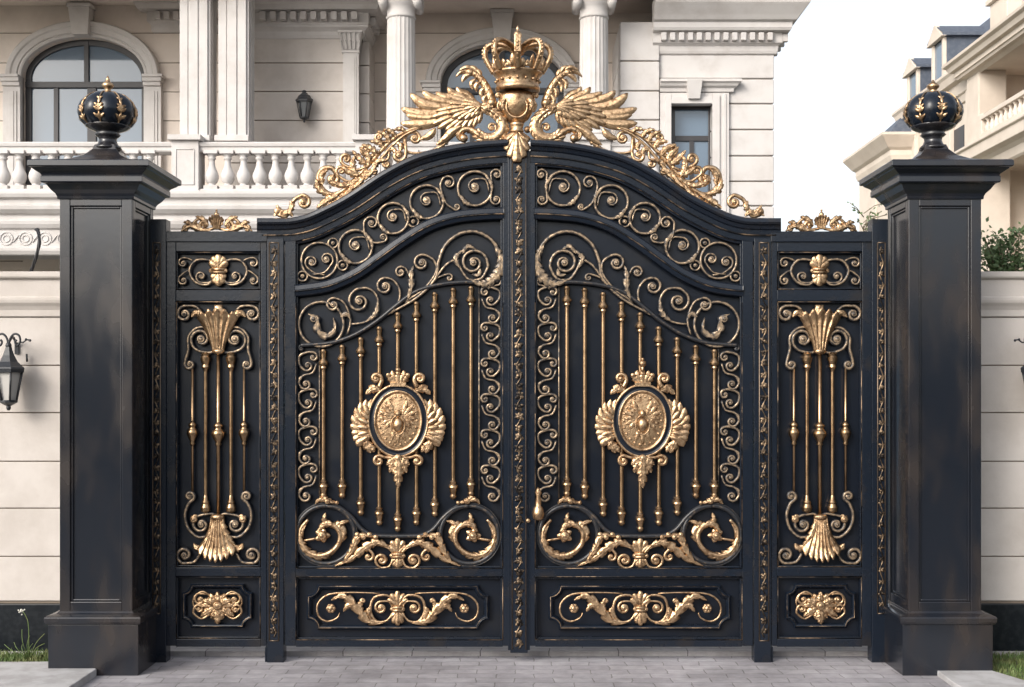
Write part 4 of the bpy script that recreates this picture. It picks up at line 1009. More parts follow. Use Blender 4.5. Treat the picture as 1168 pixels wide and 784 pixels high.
        lv = [((403, 208), (392, 212), (378, 208), 4), ((412, 198), (401, 198), (390, 190), 4.2), ((408, 202), (402, 190), (405, 178), 4.2), ((421, 188), (412, 183), (402, 172), 4.4), ((420, 190), (420, 178), (410, 168), 4),
              ((430, 178), (424, 170), (413, 165), 4.2), ((438, 170), (432, 162), (422, 162), 4), ((445, 163), (440, 154), (430, 150), 3.6), ((452, 157), (446, 150), (437, 148), 3.4),
              ((398, 214), (406, 206), (418, 202), 3.6), ((412, 202), (420, 196), (431, 195), 3.4), ((424, 190), (432, 184), (442, 183), 3.4), ((440, 174), (448, 170), (452, 177), 3.4), ((452, 163), (457, 166), (456, 175), 3.2),
              ((386, 222), (374, 228), (361, 238), 4.6), ((392, 220), (386, 229), (374, 234), 3.8), ((376, 222), (364, 216), (361, 204), 4.2), ((368, 212), (367, 200), (374, 194), 3.4), ((463, 151), (457, 147), (449, 149), 3),
              ((405, 210), (398, 219), (390, 226), 3.4), ((418, 196), (411, 208), (402, 216), 3.2), ((384, 214), (378, 206), (381, 199), 3.2), ((432, 182), (425, 195), (416, 206), 3.2)]
        for i, (p0, p1, p2, ww) in enumerate(lv):
            leaf(b, [p0, p1, p2], ww, -.034-.004*(i % 3), lobes=4, bulge=3.6, thick=.012, curl=2)
    part(foliage, 'acanthus_foliage')
    SX = 1

# ================================================================== PILLARS
def pillar(sgn, label, dx):
    global SX; SX = sgn
    px, py = -2.875-dx, -.1725
    root = thing('gate_pillar', label, 'pillar', (sgn*px, py, 0), 'the two black gate pillars')
    hw = .2475; sh = hw-.024
    z0, z1 = .40, 3.25
    mb = MB(); box(mb, px-sh, px+sh, py-sh, py+sh, z0-.05, z1)
    # framed panels: stiles and rails proud of the core
    zt, zb = 3.18, .49; e = .072
    for ax in range(4):
        def put(u0, u1, v0, v1, d0, d1):
            if ax == 0: box(mb, px+u0, px+u1, py-d1, py-d0, v0, v1)
            if ax == 1: box(mb, px+d0, px+d1, py+u0, py+u1, v0, v1)
            if ax == 2: box(mb, px-u1, px-u0, py+d0, py+d1, v0, v1)
            if ax == 3: box(mb, px-d1, px-d0, py-u1, py-u0, v0, v1)
        off = 0 if ax in (0, 2) else .0
        lim = hw if ax in (0, 2) else sh
        put(-lim, -hw+e, z0-.04, z1, sh-.004, hw); put(hw-e, lim, z0-.04, z1, sh-.004, hw)
        put(-hw+e, hw-e, zt, z1, sh-.004, hw-.001); put(-hw+e, hw-e, z0-.04, zb, sh-.004, hw-.001)
        w2 = .016
        put(-hw+e, -hw+e+w2, zb, zt, sh-.004, hw-.011); put(hw-e-w2, hw-e, zb, zt, sh-.004, hw-.011)
        put(-hw+e+w2, hw-e-w2, zt-w2, zt, sh-.004, hw-.0115); put(-hw+e+w2, hw-e-w2, zb, zb+w2, sh-.004, hw-.0115)
    mb.build('shaft', 'bronze', root, bevel=.005)
    def sq(h): return [(px-h, py-h), (px+h, py-h), (px+h, py+h), (px-h, py+h)]
    mb = MB(); box(mb, px-.305, px+.305, py-.305, py+.305, 0, .345)
    mould(mb, sq(hw), [(-.02, .43), (.004, .428), (.012, .418), (.02, .412), (.05, .407), (.074, .400), (.080, .390), (.078, .365), (.070, .350), (.055, .343)], True)
    mb.build('base', 'bronze', root, bevel=.004)
    mb = MB()
    prof = [(-.01, 3.222), (.012, 3.226), (.014, 3.245), (.022, 3.262), (.045, 3.285), (.062, 3.310), (.070, 3.322), (.092, 3.326), (.096, 3.334), (.096, 3.366), (.090, 3.374), (.096, 3.385), (.115, 3.398), (.135, 3.412), (.140, 3.420), (.156, 3.424), (.160, 3.430), (.160, 3.462), (.150, 3.470), (.02, 3.478)]
    mould(mb, sq(hw), prof, True)
    # concave pyramid roof
    rings_ = [(.150, 3.470), (.05, 3.484), (-.05, 3.512), (-.12, 3.55), (-.165, 3.60), (-.178, 3.635)]
    mould(mb, sq(hw), rings_, True)
    mb.build('cap', 'bronze', root, bevel=.003)
    fx, fy = px, py
    mb = MB()
    lathe(mb, fx, fy, [(3.615, .095), (3.63, .088), (3.645, .070), (3.67, .060), (3.69, .062), (3.70, .075), (3.712, .088), (3.725, .075), (3.735, .085), (3.75, .125), (3.765, .150), (3.775, .155)], n=40)
    fin = mb.build('finial', 'bronze', root)
    mb = MB(); pr = [(3.768, .150), (3.79, .172), (3.82, .192), (3.86, .204), (3.90, .200), (3.94, .180), (3.97, .150), (3.995, .110), (4.005, .055), (4.008, .01)]
    lathe(mb, fx, fy, pr, n=96, lobes=8, lamp=.10); mb.build('bulb', 'frame', fin)
    mb = MB()
    for k in range(8):     # gilt straps lying in the grooves
        a = 2*pi*k/8; ca, sa = cos(a), sin(a); R = .955
        pts = [(fx+ca*(r*R), fy+sa*(r*R), z) for z, r in pr[:9]]
        sweep(mb, catmull(pts, 3), .0045, n=6, N=(-sa, ca, .001))
        rb = lambda z: interp([(zz, rr_) for zz, rr_ in pr], z)
        for z, hh, ww, q in ((3.785, .05, .016, 0), (3.80, .042, .012, 1.1), (3.80, .042, .012, -1.1), (3.845, .040, .012, 1.0), (3.845, .040, .012, -1.0), (3.84, .06, .014, 0), (3.875, .035, .011, 1.2), (3.875, .035, .011, -1.2), (3.895, .05, .012, 0), (3.93, .025, .008, 1), (3.93, .025, .008, -1), (3.87, .022, .010, 1.57), (3.87, .022, .010, -1.57)):
            r_0 = rb(z)*.965; r_1 = rb(z+hh*cos(q*.8))*.985
            tn = Vector((-sa, ca, 0)); o_ = Vector((fx+ca*r_0, fy+sa*r_0, z)); e_ = Vector((fx+ca*r_1, fy+sa*r_1, z+hh*cos(q*.8)))+tn*(sin(q)*hh)
            dd = e_-o_; out = Vector((ca, sa, 0)); blade(mb, o_, dd, dd.cross(out), dd.length, ww, .5)
    mb.build('gilt_straps', 'gold', fin)
    mb = MB(); lathe(mb, fx, fy, [(4.0, .03), (4.012, .036), (4.02, .024), (4.03, .018), (4.045, .036), (4.06, .042), (4.075, .034), (4.085, .018), (4.10, .016), (4.115, .009), (4.13, .001)] if sgn > 0 else
          [(4.0, .03), (4.012, .034), (4.022, .022), (4.03, .026), (4.045, .042), (4.058, .044), (4.07, .034), (4.078, .016), (4.088, .013), (4.10, .001)], n=16, lobes=8, lamp=.12)
    mb.build('tip', 'gold', fin)
    SX = 1
pillar(1, 'tall black pillar left of the gate with crown-shaped finial in front of the balcony', 0)
pillar(-1, 'tall brownish black pillar right of the gate with crown-shaped finial against the sky', .02)

# ================================================================== BOUNDARY WALLS
def courses(mb, x0, x1, zs, y0, y1, gap=.008, m=0):
    for a, b in zip(zs, zs[1:]): box(mb, x0, x1, y0, y1, a+gap/2, b-gap/2, m)
def boundary(sgn, label):
    global SX; SX = sgn
    root = thing('boundary_wall', label, 'wall', (sgn*-5.6, .32, 0), 'stone boundary walls beside the gate')
    x0, x1 = -9.0, -3.155; Y = .2
    zs = [Z(y, Y) for y in (686, 635, 580, 526.5, 471, 417, 362)]
    mb = MB(); box(mb, x0, x1, Y+.014, Y+.24, .2, Z(320, Y), 1); courses(mb, x0, x1, zs, Y, Y+.02)
    mb.build('wall', ['stone', 'joint'], root, bevel=.004)
    mb = MB(); zc_ = lambda y: Z(y, Y)
    mould(mb, [(x0, Y), (x1, Y)], [(0, zc_(362)), (.012, zc_(361)), (.016, zc_(354)), (.03, zc_(350)), (.05, zc_(346)), (.055, zc_(343)), (.055, zc_(340)), (.045, zc_(339)), (.045, zc_(320)), (.075, zc_(318)), (.08, zc_(316)), (.08, zc_(311)), (-.3, zc_(310)), (-.3, zc_(361))])
    mb.build('coping', 'stone', root, bevel=.003)
    mb = MB(); box(mb, x0, x1-.001, Y-.03, Y+.25, -.02, Z(688.5, Y)); mb.build('plinth', 'granite', root, bevel=.006)
    SX = 1
boundary(1, 'pale stone boundary wall on black plinth left of the gate behind the lantern')
boundary(-1, 'pale stone boundary wall on black plinth right of the gate under the shrubs')

# ---- wall lanterns
def lantern(sgn, x, ztop, Yw, s, label, name='wall_lantern', bracket=True, sides=6, group=None):
    """lantern with six panes hanging from a scroll bracket; ztop = bracket top, s scale"""
    yl = Yw-.17*s
    root = thing(name, label, 'wall lamp', (x, Yw, ztop-.5*s), group)
    if bracket:
        mb = MB()
        box(mb, x-.016*s, x+.016*s, Yw-.015, Yw, ztop-.15*s, ztop-.06*s)
        for sg in (-1, 1):
            pts = [(x, yl, ztop-.085*s), (x+sg*.015*s, yl, ztop-.03*s), (x+sg*.045*s, yl, ztop), (x+sg*.08*s, yl, ztop-.012*s), (x+sg*.09*s, yl, ztop-.055*s), (x+sg*.068*s, yl, ztop-.09*s), (x+sg*.05*s, yl, ztop-.065*s), (x+sg*.062*s, yl, ztop-.045*s)]
            sweep(mb, catmull(pts, 5), .0085*s, n=8)
            pts = [(x+sg*.085*s, yl, ztop-.06*s), (x+sg*.11*s, yl, ztop-.065*s), (x+sg*.14*s, yl, ztop-.045*s), (x+sg*.165*s, yl, ztop-.05*s)]
            sweep(mb, catmull(pts, 4), .006*s, n=6); ball(mb, pts[-1], .011*s, n=8); ball(mb, (x+sg*.135*s, yl-.004, ztop-.042*s), .010*s, n=8)
        pts = [(x, yl, ztop-.07*s), (x, (yl+Yw)/2, ztop-.02*s), (x, Yw, ztop-.10*s)]
        sweep(mb, catmull(pts, 6), .010*s, n=8, N=(1, 0, 0))
        pts = [(x+.085*s, Yw-.02, ztop-.21*s), (x+.085*s, Yw-.03, ztop-.15*s)]; sweep(mb, pts, .008*s, n=8)
        mb.build('bracket', 'iron', root)
    zt = ztop-.085*s
    mb = MB()
    def hexlathe(prof, m=0):
        lathe(mb, x, yl, prof, n=sides, smooth=False, m=m)
    if bracket: lathe(mb, x, yl, [(zt+.02*s, .01*s), (zt+.01*s, .02*s), (zt-.01*s, .024*s), (zt-.02*s, .018*s)], n=12)
    if bracket: hexlathe([(zt-.195*s, .112*s), (zt-.185*s, .125*s), (zt-.172*s, .118*s), (zt-.165*s, .108*s), (zt-.13*s, .072*s), (zt-.08*s, .045*s), (zt-.04*s, .030*s), (zt-.015*s, .024*s)])
    else:
        hexlathe([(zt-.195*s, .112*s), (zt-.185*s, .128*s), (zt-.172*s, .122*s), (zt-.15*s, .10*s), (zt-.115*s, .082*s), (zt-.10*s, .05*s), (zt-.085*s, .045*s), (zt-.075*s, .02*s)])
        lathe(mb, x, yl, [(zt-.08*s, .02*s), (zt-.065*s, .034*s), (zt-.05*s, .03*s), (zt-.04*s, .012*s)], n=10)
        box(mb, x-.02*s, x+.02*s, yl, Yw, zt-.16*s, zt-.12*s)
    mb.build('roof', 'iron', root)
    mb = MB(); a0, a1 = zt-.20*s, zt-.43*s; r0, r1 = .108*s, .062*s
    for k in range(sides):
        a = 2*pi*k/sides; p, q = (x+cos(a)*r0, yl+sin(a)*r0, a0), (x+cos(a)*r1, yl+sin(a)*r1, a1)
        sweep(mb, [p, q], .008*s, n=6, N=(sin(a), -cos(a), 0))
    lathe(mb, x, yl, [(a0-.012*s, r0*1.0), (a0-.012*s, r0*1.1), (a0+.012*s, r0*1.12), (a0+.012*s, r0*.8)], n=sides, smooth=False)
    lathe(mb, x, yl, [(a1-.075*s, .002*s), (a1-.07*s, .012*s), (a1-.055*s, .018*s), (a1-.04*s, .016*s), (a1-.025*s, .045*s), (a1-.012*s, r1*1.08), (a1+.006*s, r1*1.08), (a1+.006*s, r1*.8)], n=sides*2 if sides < 8 else sides, smooth=False)
    mb.build('cage', 'iron', root)
    mb = MB()
    lathe(mb, x, yl, [(a1+.002, r1*.86), (a0-.002, r0*.86)], n=sides, smooth=False)
    mb.build('glass', 'lglass' if bracket else 'lglass_dark', root)
    mb = MB(); lathe(mb, x, yl, [(a1-.0, .02*s), (a1+.08*s, .02*s), (a1+.085*s, .012*s), (a1+.15*s, .012*s), (a1+.16*s, .004*s)], n=10); mb.build('candle', 'iron', root)
Yw = .2
lantern(1, X(9, .03), Z(381, .03), Yw, .93, 'black scroll-bracket lantern on the left boundary wall')
lantern(1, X(1183, .03), Z(381, .03), Yw, .93, 'black scroll-bracket lantern on the right boundary wall, cut by the frame edge')

# dangling cable over the left wall
mb = MB(); c = catmull([P(43, 262, .5), P(45, 275, .42), P(42, 290, .40), P(38, 303, .42), P(34, 313, .46)], 6)
for k in range(4): sweep(mb, [q+Vector((.008*cos(k*1.6+i*.25), .008*sin(k*1.6+i*.25), 0)) for i, q in enumerate(c)], .006, n=6)
sweep(mb, [P(43, 262, .5), P(41, 262, .52)], .012, n=8)
tag(mb.build('cable', 'rubber'), 'black bundled cable hanging over the coping of the left wall', 'cable')

# ================================================================== MANSION
man = thing('mansion', 'cream stone mansion with balcony, fluted columns and arched windows behind the gate', 'house', (-1, 11, 0))
YB = 8.0     # balcony front
YW = 10.0    # portico back wall
YP = 9.2     # lamp wall pier
YR = 8.6     # right wing front
bx = lambda px, Y: X(px, Y)
AE = .64
def arch_wall(name, x0, x1, zs, y0, y1, win, parent, m='stone'):
    """coursed wall with one arched opening (cx, r, zspring, zsill)"""
    cx, r, zsp, zsl = win; mb = MB(); gap = .014
    for a, b in zip(zs, zs[1:]):
        a += gap/2; b -= gap/2
        def segs(lo_x, hi_x, n=1): return [lo_x+(hi_x-lo_x)*i/n for i in range(n+1)]
        def zl(x): return zsp+AE*sqrt(max(0, r*r-(x-cx)**2))
        if b <= zsp or a < zsp:
            box(mb, x0, cx-r, y0, y1, a, b); box(mb, cx+r, x1, y0, y1, a, b)
            if b > zsp:   # wedge above the springing inside this course
                xin = sqrt(max(0, r*r-((b-zsp)/AE)**2)); a2 = zsp
                for sg in (-1, 1):
                    xs = [cx+sg*(r-(r-xin)*i/8) for i in range(9)]; xs = sorted(xs)
                    strip(mb, xs, [min(zl(x), b-.001) for x in xs], [b]*9, y0, y1)
        elif a >= zsp+AE*r: box(mb, x0, x1, y0, y1, a, b)
        else:
            xin = sqrt(max(0, r*r-((b-zsp)/AE)**2)) if b < zsp+AE*r else 0
            xo = sqrt(max(0, r*r-((a-zsp)/AE)**2))
            for sg in (-1, 1):
                xs = [cx+sg*(xin+(xo-xin)*i/10) for i in range(11)]; xs = sorted(xs)
                strip(mb, xs, [max(a, min(zl(x), b-.001)) for x in xs], [b]*11, y0, y1)
            box(mb, x0, cx-xo, y0, y1, a, b); box(mb, cx+xo, x1, y0, y1, a, b)
    # mortar bed behind
    yb0, yb1 = y0+.02, y1-.02
    box(mb, x0+.001, cx-r-.03, yb0, yb1, zs[0], zs[-1], 1); box(mb, cx+r+.03, x1-.001, yb0, yb1, zs[0], zs[-1], 1)
    xs = [cx-(r+.03)+(2*r+.06)*i/30 for i in range(31)]
    strip(mb, xs, [zsp+AE*sqrt(max(0, (r+.03)**2-(x-cx)**2)) for x in xs], [zs[-1]]*31, yb0, yb1, 1)
    if zsl > zs[0]+.01: box(mb, cx-r, cx+r, y0, y1, zs[0], zsl)
    return mb.build(name, [m, 'joint'], parent)
def arch_window(px_c, px_r, py_sp, Y, zsill, keyw, label_unused=None, mull=True):
    cx, r, zsp = X(px_c, Y), px_r*(D0+Y)/F, Z(py_sp, Y); k = (D0+Y)/F
    root = bpy.data.objects.new('tmp', None)
    # archivolt
    mb = MB(); n = 40
    prof = [(0, .10), (0, -.07), (.03, -.085), (.05, -.075), (.06, -.10), (.13, -.11), (.15, -.13), (.21, -.135), (.225, -.115), (.235, .02)]
    vs = []; kk = len(prof)
    for i in range(n+1):
        a = pi*i/n
        for o, yy in prof: vs.append((cx+cos(a)*(r+o), Y+yy, zsp+sin(a)*(r*AE+o)))
    fs = [(i*kk+j, i*kk+j+1, (i+1)*kk+j+1, (i+1)*kk+j) for i in range(n) for j in range(kk-1)]
    mb.add(vs, fs, 0, False)
    for sg in (-1, 1):     # impost and pilaster
        xa, xb = cx+sg*r, cx+sg*(r+.26)
        for z0_, z1_, d, e in ((zsp-.04, zsp, .20, .045), (zsp-.10, zsp-.04, .17, .02), (zsp-.16, zsp-.10, .14, .0)):
            box(mb, min(xa-sg*.0, xb+sg*e), max(xa, xb+sg*e), Y-d, Y+.05, z0_, z1_)
        box(mb, min(xa, xb), max(xa, xb), Y-.10, Y+.05, zsill, zsp-.16)
        box(mb, min(xa+sg*.05, xb-sg*.05), max(xa+sg*.05, xb-sg*.05), Y-.115, Y-.10, zsill+.02, zsp-.24)
        box(mb, min(xa+sg*.09, xb-sg*.09), max(xa+sg*.09, xb-sg*.09), Y-.125, Y-.115, zsill+.02, zsp-.24)
    sur = mb.build('window_surround', 'stone_w', man, bevel=.004)
    kz0, kz1 = zsp+AE*r-.0, zsp+AE*r+.40; mb = MB(); kw = keyw*k
    mb.add([(cx-kw*.38, Y-.2, kz0), (cx+kw*.38, Y-.2, kz0), (cx+kw*.5, Y-.24, kz1), (cx-kw*.5, Y-.24, kz1), (cx-kw*.38, Y, kz0), (cx+kw*.38, Y, kz0), (cx+kw*.5, Y, kz1), (cx-kw*.5, Y, kz1)],
           [(0, 1, 2, 3), (4, 7, 6, 5), (0, 4, 5, 1), (1, 5, 6, 2), (2, 6, 7, 3), (3, 7, 4, 0)], 0, False)
    box(mb, cx-kw*.56, cx+kw*.56, Y-.26, Y+.01, kz1, kz1+.05)
    mb.build('keystone', 'stone_w', sur, bevel=.006)
    # frame
    mb = MB(); fr = .09; Yf_ = Y+.10
    vs = []
    for i in range(n+1):
        a = pi*i/n
        for o, yy in ((0, Yf_+.06), (0, Yf_), (-fr, Yf_), (-fr, Yf_+.06)): vs.append((cx+cos(a)*(r+o), yy, zsp+sin(a)*(r*AE+o)))
    mb.add(vs, [(i*4+j, i*4+j+1, (i+1)*4+j+1, (i+1)*4+j) for i in range(n) for j in range(3)], 0, False)
    for sg in (-1, 1): box(mb, cx+sg*r, cx+sg*(r-fr), Yf_, Yf_+.06, zsill, zsp)
    zt = zsp-.09
    box(mb, cx-r, cx+r, Yf_-.02, Yf_+.06, zt-.05, zt+.04); box(mb, cx-.035, cx+.035, Yf_-.01, Yf_+.06, zt, zsp+AE*r-.02)
    for q in (-.5, .05, .12): box(mb, cx+q*r-.035, cx+q*r+.035, Yf_, Yf_+.05, zsill, zt-.05)
    win = mb.build('window', 'wframe', man, bevel=.004)
    mb = MB(); xs = [cx-r*.98+(2*r*.98)*i/24 for i in range(25)]
    strip(mb, xs, [zsill]*25, [zsp+AE*sqrt(max(0, (r*.98)**2-(x-cx)**2)) for x in xs], Yf_+.03, Yf_+.04)
    mb.build('pane', 'glass', win)
    return sur
kW = (D0+YW)/F
zs_w = [1.0+i*.62 for i in range(3)]
zs_w = [Z(p, YW) for p in (330, 285, 240, 197, 160, 127, 97-25, 38, 5)]
zc_top = Z(7, YW)
arch_wall('portico_wall', X(-140, YW), X(286, YW), [Z(p, YW) for p in (430, 385, 340, 298, 256, 214, 175, 138, 105, 72, 38, -2)], YW, YW+.25, (X(96, YW), 70*kW, Z(88, YW), Z(240, YW)), man, 'stone_warm')
arch_window(96, 70, 88, YW, Z(240, YW), 24)
arch_wall('portico_wall', X(405, YW), X(760, YW), [Z(p, YW) for p in (430, 385, 340, 298, 256, 214, 175, 138, 105, 72, 38, -2)], YW, YW+.25, (X(573, YW), 70*kW, Z(95, YW), Z(240, YW)), man, 'stone_warm')
arch_window(573, 70, 95, YW, Z(240, YW), 24)
mb = MB(); zq = lambda y: Z(y, YW)
mould(mb, [(X(176, YW), YW+.02), (X(176, YW), YW), (X(285, YW), YW)], [(0, zq(38)), (.03, zq(37)), (.04, zq(33)), (.04, zq(29)), (.09, zq(26)), (.09, zq(15)), (.20, zq(14)), (.24, zq(9)), (.24, zq(5)), (0, zq(4))])
for i in range(9): box(mb, X(180+i*10.5, YW), X(186+i*10.5, YW), YW-.17, YW-.08, zq(25), zq(16.5))
mb.build('dentil_cornice', 'stone_w', man, bevel=.004)
# pier carrying the lamp with dentil cornice and pilaster
mb = MB(); zz = [Z(p, YP) for p in (430, 380, 330, 282, 234, 186, 137.5, 104.5, 72, 44)]
xa, xb = X(262, YP), X(404, YP)
courses(mb, xa, xb, zz, YP, YP+.3, .014); box(mb, xa+.001, xb-.02, YP+.02, YW+.1, zz[0], Z(-10, YP), 1)
courses(mb, xb, X(420, YP), zz, YP+.14, YW+.05, .014)
pier = mb.build('pier', ['stone', 'joint'], man, bevel=.005)
mb = MB(); zp = lambda y: Z(y, YP)
cprof = [(0, zp(45)), (.02, zp(44)), (.035, zp(41)), (.035, zp(37)), (.06, zp(35)), (.09, zp(33)), (.09, zp(30)), (.10, zp(30)), (.10, zp(17)), (.24, zp(16)), (.26, zp(11)), (.30, zp(8)), (.33, zp(2)), (.36, zp(-8)), (0, zp(-10))]
mould(mb, [(xa, YP+.2), (xa, YP), (xb+.12, YP), (xb+.12, YP+.8)], cprof)
nd = 10
for i in range(nd):
    x = X(300+i*11.6, YP-.16); box(mb, x-.042, x+.042, YP-.215, YP-.09, zp(27), zp(18))
for i in range(4): box(mb, xb+.215, xb+.30, YP+.08+i*.15, YP+.16+i*.15, zp(27), zp(18))
mb.build('dentil_cornice', 'stone_w', man, bevel=.004)
mb = MB(); pa, pb = X(391, YP-.08), X(409, YP-.08)
box(mb, pa, pb, YP-.07, YP+.02, zp(240), zp(62)); box(mb, pa+.03, pb-.03, YP-.082, YP-.07, zp(230), zp(66)); box(mb, pa+.055, pb-.055, YP-.09, YP-.082, zp(228), zp(68))
box(mb, pa-.015, pb+.015, YP-.09, YP+.02, zp(62), zp(59.5))
mb.add([(pa, YP-.08, zp(59.5)), (pb, YP-.08, zp(59.5)), (pb+.05, YP-.15, zp(41)), (pa-.05, YP-.15, zp(41)), (pa, YP, zp(59.5)), (pb, YP, zp(59.5)), (pb+.05, YP, zp(41)), (pa-.05, YP, zp(41))],
       [(0, 1, 2, 3), (1, 5, 6, 2), (4, 0, 3, 7), (3, 2, 6, 7)], 0, False)
box(mb, pa-.06, pb+.06, YP-.17, YP, zp(41), zp(38.2))
for i in range(5):
    t = i/4; x0_ = pa+(pb-pa)*t; 
    for h in (0, 1):
        zb_ = zp(58-h*8); sweep(mb, [(x0_, YP-.09-.02*h, zb_), (x0_+(t-.5)*.03, YP-.115-.02*h, zb_+.08), (x0_+(t-.5)*.05, YP-.15-.02*h, zb_+.11)], [.022, .018, .012], n=6)
mb.build('pilaster', 'stone_w', man, bevel=.002)
# columns
def column(px, w_px, Y, ztop, name='column', cap_=True, zbot=None):
    x = X(px, Y); r = w_px/2*(D0+Y)/F; zb = zbot or Z(157, Y); mb = MB()
    pr = [(zb, r*1.0), (ztop, r*.93)]
    n = 96; vs = []
    for z_, rr in pr:
        for j in range(n):
            a = 2*pi*j/n; q = rr*(1-.055*abs(sin(a*10))**.6); vs.append((x+cos(a)*q, Y+sin(a)*q, z_))
    mb.add(vs, [(j, (j+1)%n, n+(j+1)%n, n+j) for j in range(n)]+[tuple(range(n, 2*n))], 0, False)
    for z_, a, b in ((zb, r*1.25, .05), (zb+.05, r*1.15, .05)): lathe(mb, x, Y, [(z_, a), (z_+b, a*.98)], n=40)
    if cap_:
        lathe(mb, x, Y, [(ztop-.12, r*.93), (ztop-.10, r*1.02), (ztop-.08, r*.95), (ztop, r*.95), (ztop+.04, r*1.05), (ztop+.10, r*1.3), (ztop+.13, r*1.32)], n=40)
        box(mb, x-r*1.45, x+r*1.45, Y-r*1.45, Y+r*1.45, ztop+.13, ztop+.2)
        for s in (-1, 1): sweep(mb, [(x+s*r*1.15, Y-r*1.1, ztop+.07), (x+s*r*1.15, Y+r*1.1, ztop+.07)], r*.3, n=12, N=(0, 0, 1))
    return mb.build(name, 'stone_w', man)
YC = 8.25
column(457.5, 34, YC, Z(13, YC)); column(677.5, 34, YC, Z(13, YC))
def square_column(pa, pb, Y):
    mb = MB(); x0_, x1_ = X(pa, Y-.2), X(pb, Y-.2); zb, zt = Z(165, Y), Z(-60, Y)
    box(mb, x0_, x1_, Y-.2, Y+.2, zb, zt); w_ = x1_-x0_
    for t0, t1, d in ((.0, .30, .012), (.335, .665, .018), (.70, 1, .012)): box(mb, x0_+w_*t0+.002, x0_+w_*t1-.002, Y-.2-d, Y-.19, zb, zt)
    for t0, t1, d in ((.05, .2, .03), (.35, .65, .03), (.8, .95, .03)): box(mb, x1_-.01, x1_+d, Y-.2+.4*t0, Y-.2+.4*t1, zb, zt)
    box(mb, x0_-.04, x1_+.04, Y-.26, Y+.24, zb, zb+.08)
    return mb.build('column', 'stone_w', man, bevel=.006)
square_column(205, 237, 8.3); square_column(249, 281, 8.3)
# ceilings (portico soffit) and downlight
mb = MB(); box(mb, X(-160, YW), X(292, YW), 7.6, YW+.25, zc_top, zc_top+.5); box(mb, X(292, YW), X(760, YW)-.002, 7.6, YW+.25, Z(14, YW)-.02, Z(14, YW)+.55)
box(mb, X(-160, YW), X(760, YW)-.002, 7.4, 7.598, Z(14, YW)+.03, Z(14, YW)+1.1)
mb.build('portico_ceiling', 'stone_warm', man, bevel=.01)
x, y = X(572, 9.6), 9.6-.45; zcl = Z(14, YW)-.02
mb = MB(); lathe(mb, x, y, [(zcl-.012, .06), (zcl-.012, .09), (zcl, .095)], n=20); mb.build('downlight', 'wframe', man)
# balcony slab, mouldings, frieze
mb = MB(); zb_ = lambda p: Z(p, YB)
x0_, x1_ = X(-160, YB), X(756, YB)
mould(mb, [(x0_, YB+.06), (x1_, YB+.06)], [(0, zb_(291)), (.02, zb_(290)), (.05, zb_(286)), (.055, zb_(283)), (.02, zb_(282)), (.02, zb_(262)), (.06, zb_(260)), (.09, zb_(256)), (.10, zb_(252)), (.07, zb_(250)), (.07, zb_(246)), (.12, zb_(244)), (.17, zb_(240)), (.18, zb_(236)), (.14, zb_(234)), (.14, zb_(228.5)), (.20, zb_(227)), (.22, zb_(223)), (.22, zb_(220)), (-.6, zb_(219)), (-.6, zb_(290))])
box(mb, x0_, x1_, YB+.07, YW+.02, zb_(278), zb_(226))
bal = mb.build('balcony', 'stone_w', man, bevel=.004)
mb = MB()
for i in range(15):
    xx = -60+i*22.0
    if xx > 330: break
    for r_, t_ in ((.085, .010), (.045, .008)):
        c_ = [Vector((X(xx, YB)+cos(2*pi*k/20)*r_, YB+.035, Z(272, YB)+sin(2*pi*k/20)*r_)) for k in range(20)]
        sweep(mb, c_, t_, n=6, closed=True)
    sweep(mb, catmull([(X(xx, YB)+.09, YB+.035, Z(272, YB)-.05), (X(xx, YB)+.13, YB+.03, Z(272, YB)), (X(xx, YB)+.17, YB+.035, Z(272, YB)+.05)], 4), .009, n=6)
mb.build('frieze_ornament', 'stone_w', bal)
# balustrade
mb = MB()
mould(mb, [(x0_, YB+.04), (x1_, YB+.04)], [(-.16, zb_(174)), (.08, zb_(174)), (.09, zb_(172.5)), (.09, zb_(169)), (.11, zb_(168)), (.12, zb_(164.5)), (.10, zb_(163)), (-.18, zb_(162)), (-.18, zb_(174))])
mould(mb, [(x0_, YB+.04), (x1_, YB+.04)], [(-.2, zb_(221)), (.12, zb_(221)), (.12, zb_(217.5)), (.09, zb_(216)), (-.17, zb_(216)), (-.17, zb_(221))])
mb.build('handrail', 'stone_w', man, bevel=.004)
peds = [(193, 229), (403, 441), (657, 699), (-95, -60)]
for a, b in peds:
    mb = MB(); xa_, xb_ = X(a, YB-.1), X(b, YB-.1)
    box(mb, xa_+.03, xb_-.03, YB-.10, YB+.25, zb_(221), zb_(162)); box(mb, xa_-.01, xb_+.01, YB-.16, YB+.3, zb_(162), zb_(156)); box(mb, xa_+.01, xb_-.01, YB-.13, YB+.27, zb_(226), zb_(219))
    frame = [(xa_+.09, zb_(212)), (xb_-.09, zb_(212)), (xb_-.09, zb_(172)), (xa_+.09, zb_(172))]
    for i in range(4):
        p, q = frame[i], frame[(i+1)%4]; sweep(mb, [(p[0], YB-.102, p[1]), (q[0], YB-.102, q[1])], .010, n=6)
    mb.build('pedestal', 'stone_w', man, bevel=.005)
def baluster_mesh():
    mb = MB(); h = zb_(173.5)-zb_(216.5)
    pr = [(0, .075), (.06, .075), (.07, .062), (.11, .055), (.135, .04), (.16, .052), (.2, .066), (.28, .080), (.36, .084), (.44, .076), (.52, .058), (.62, .042), (.72, .036), (.78, .036), (.80, .048), (.83, .050), (.85, .04), (.90, .055), (.95, .072), (1, .078)]
    lathe(mb, 0, 0, [(h*t, r*1.13) for t, r in pr], n=18)
    box(mb, -.09, .09, -.09, .09, -.012, .045); box(mb, -.092, .092, -.092, .092, h-.035, h+.012)
    return mb
bm_ = baluster_mesh(); first = None
